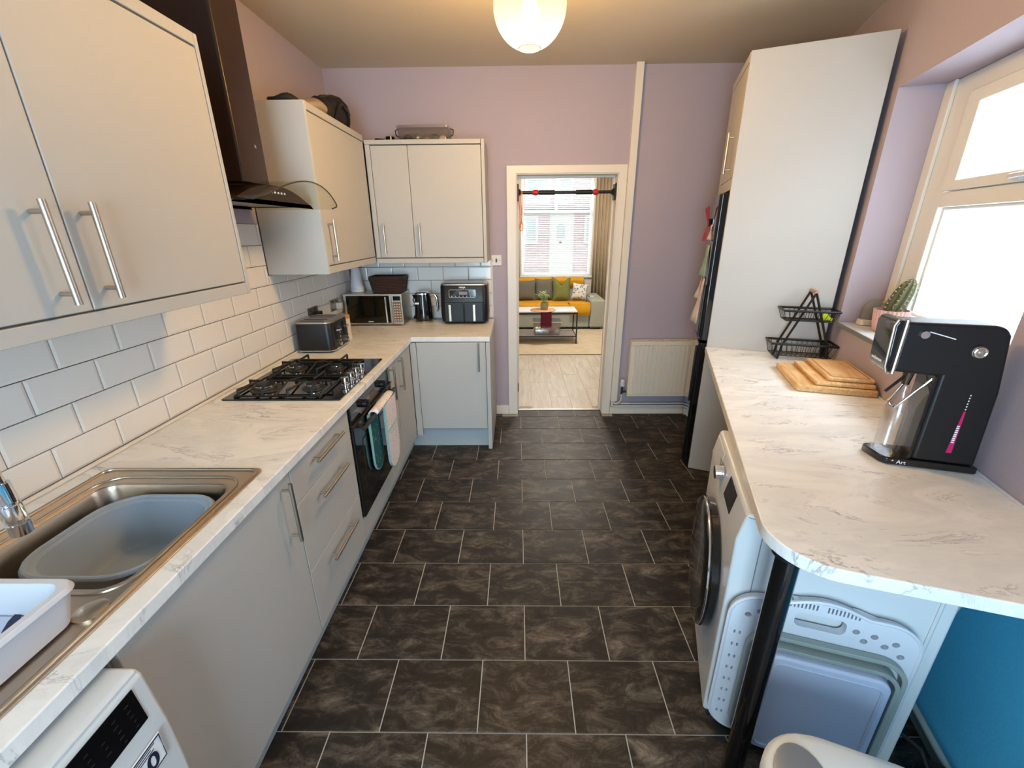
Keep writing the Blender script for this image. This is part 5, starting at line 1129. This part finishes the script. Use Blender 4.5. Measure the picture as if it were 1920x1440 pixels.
# coffee table
ct = thing('coffee_table', 'coffee table with pale top, black metal frame and lower shelf', 'coffee table', (.3, 6.47, .01))
cx0, cx1, cy0, cy1 = -.42, .886, 6.262, 6.70
box('table_top', 'coffee', ct, cx0+.004, cx1-.004, cy0+.004, cy1-.004, .484, .500, bevel=.002)
for x in (cx0, cx1-.018):
    for y in (cy0, cy1-.018): box('leg', 'black', ct, x, x+.018, y, y+.018, .011, .484, bevel=.001)
bm = B()
for z0, z1 in ((.458, .4835), (.115, .130)):
    bx(bm, cx0+.018, cx1-.018, cy0+.002, cy0+.014, z0, z1); bx(bm, cx0+.018, cx1-.018, cy1-.014, cy1-.002, z0, z1); bx(bm, cx1-.014, cx1-.002, cy0+.018, cy1-.018, z0, z1); bx(bm, cx0+.002, cx0+.014, cy0+.018, cy1-.018, z0, z1)
part('frame_rails', bm, 'black', ct); box('lower_shelf', 'coffee', ct, cx0+.016, cx1-.016, cy0+.016, cy1-.016, .117, .128, bevel=.001)
pm = thing('round_placemat', 'round brown placemat under the plant pot', 'placemat', (.38, 6.40, .5005)); bm = B(); lathe(bm, [(.19, 0), (.195, .003), (.19, .007)], 40, (.38, 6.40, .5006)); part('mat_disc', bm, 'beech', pm, smooth=True)
rn = thing('table_runner', 'dark red cloth hanging down under the placemat at the table front', 'cloth', (.43, 6.26, .40))
bm = B(); pts = [(6.245, .285), (6.243, .40), (6.245, .470), (6.252, .498)]; g = [[bm.verts.new((x, y-.002*(i % 2), z)) for i, x in enumerate([.335+.165*j/6 for j in range(7)])] for y, z in pts]
for a, b in zip(g, g[1:]):
    for j in range(6): bm.faces.new((a[j], a[j+1], b[j+1], b[j]))
part('cloth_panel', bm, mat('maroon_cloth', (96, 22, 46), .9, bump=.4, vary=.1), rn, solid=.003, smooth=True)
pt = thing('potted_plant', 'small leafy plant in a sage green pot on the coffee table', 'plant', (.39, 6.42, .508))
bm = B(); lathe(bm, [(.042, 0), (.050, .004), (.062, .05), (.058, .095), (.052, .100), (.049, .085)], 32, (.40, 6.42, .5082)); part('pot', bm, mat('sage_pot', (150, 150, 110), .5, vary=.1, vscale=30), pt, smooth=True)
random.seed(3)
for s in range(16):
    a = random.uniform(0, 2*pi); rr_ = random.uniform(.03, .15); h = random.uniform(.06, .17); tip = Vector((.40+rr_*cos(a), 6.42+rr_*.7*sin(a), .60+h)); base = Vector((.40+.02*cos(a), 6.42+.02*sin(a), .595))
    bm = B(); mid = (tip+base)/2+Vector((0, 0, .02)); sweep(bm, [base, mid, tip], .0022, 4)
    for q in range(9):
        f_ = .35+.65*q/8; c0 = base.lerp(mid, min(1, f_*2)) if f_ < .5 else mid.lerp(tip, f_*2-1)
        b2 = bmesh.new(); ic = bmesh.ops.create_icosphere(bm, subdivisions=1, radius=.013)
        an = random.uniform(0, 6.28); off = Vector((cos(an)*.016, sin(an)*.016, .006))
        for v in ic['verts']: v.co = Vector((v.co.x*1.1, v.co.y*1.1, v.co.z*.45))+c0+off
        b2.free()
    part('leafy_stem', bm, 'leaf2', pt, smooth=True)
tbx = thing('toy_box', 'clear lidless plastic box of colourful bits on the lower shelf', 'box', (.43, 6.46, .129)); tbx.name = 'plastic_crate'
qo = lambda i, z: [(x, y, z) for x, y in rrect(.235-i, .650+i, 6.305-i, 6.60+i, .02)]
bm = B(); loft(bm, [qo(-.02, .1295), qo(.0, .330)], cap1=False); part('crate_shell', bm, 'clearp', tbx, solid=.003, smooth=True); tubep('crate_rim', 'wplast', tbx, qo(.004, .332), .009, 6, closed=True)
random.seed(5)
for k in range(14):
    m = random.choice(('cream', 'redpaper', 'pinkpot', 'paperw', 'mustard', 'redpaper', 'cream')); s = random.uniform(.028, .045); bm = B(); bmesh.ops.create_icosphere(bm, subdivisions=2, radius=s)
    c0 = Vector((.29+.30*((k % 5)/4)+random.uniform(-.01, .01), 6.37+.08*(k//5), .175+.035*(k % 2)))
    for v in bm.verts: v.co = v.co+c0
    part('toy_piece', bm, m, tbx, smooth=True)

# ---------------------------------------------------------------- street and house opposite
bm = B(); bx(bm, -12, 14, 8.8, 17.0, -.35, -.25); struct(part('ground', bm, 'road'))
YH = 16.5
hs = thing('house', 'brick terraced house across the street, seen through the blind', 'house', (.9, YH, -.25))
def hx(x): return x*1.1
def hz(z): return 1.64+(z-1.64)*1.1
bm = B(); bx(bm, -8, 10, YH, YH+.3, -.25, 6.2); part('brick_wall', bm, 'brick', hs)
bm = B(); bx(bm, hx(1.06), hx(1.86), YH-.06, YH+.01, -.20, hz(2.18)); part('door_frame', bm, 'upvc', hs, bevel=.01)
dd = box('front_door', 'upvc', hs, hx(1.12), hx(1.80), YH-.09, YH-.061, -.18, hz(2.10), bevel=.01)
bm = B(); prism(bm, [(hx(1.28), hz(1.35)), (hx(1.56), hz(1.35)), (hx(1.56), hz(1.75)), (hx(1.42), hz(1.86)), (hx(1.28), hz(1.75))], YH-.10, YH-.0905, 'y'); part('door_glass', bm, 'housewin', dd, label='arched leaded glass'); cylp('door_knocker', 'darksteel', dd, (hx(1.42), YH-.11, hz(1.24)), (hx(1.42), YH-.0905, hz(1.24)), .05, 16)
def hwin(x0, x1, z0, z1):
    w = B(); cells(w, [hx(x0), hx(x0)+.09, hx(x1)-.09, hx(x1)], [hz(z0), hz(z0)+.09, hz(z1)-.09, hz(z1)], lambda u, v: not (hx(x0)+.09 < u < hx(x1)-.09 and hz(z0)+.09 < v < hz(z1)-.09), YH-.06, YH+.0, 'y'); f = part('window', w, 'upvc', hs, bevel=.008)
    box('pane', 'housewin', f, hx(x0)+.085, hx(x1)-.085, YH-.03, YH-.02, hz(z0)+.085, hz(z1)-.085, bevel=0)
hwin(-.9, .68, 1.20, 2.08); hwin(-.9, .20, 2.42, 3.2); hwin(.24, 1.06, 2.42, 3.3); hwin(1.30, 1.80, 2.42, 3.2); hwin(2.2, 3.6, 1.2, 2.08)
box('porch_ledge', mat('slate_ledge', (120, 134, 160), .7, vary=.1), hs, -6, 9, YH-.35, YH-.001, hz(2.24), hz(2.31), bevel=.01)
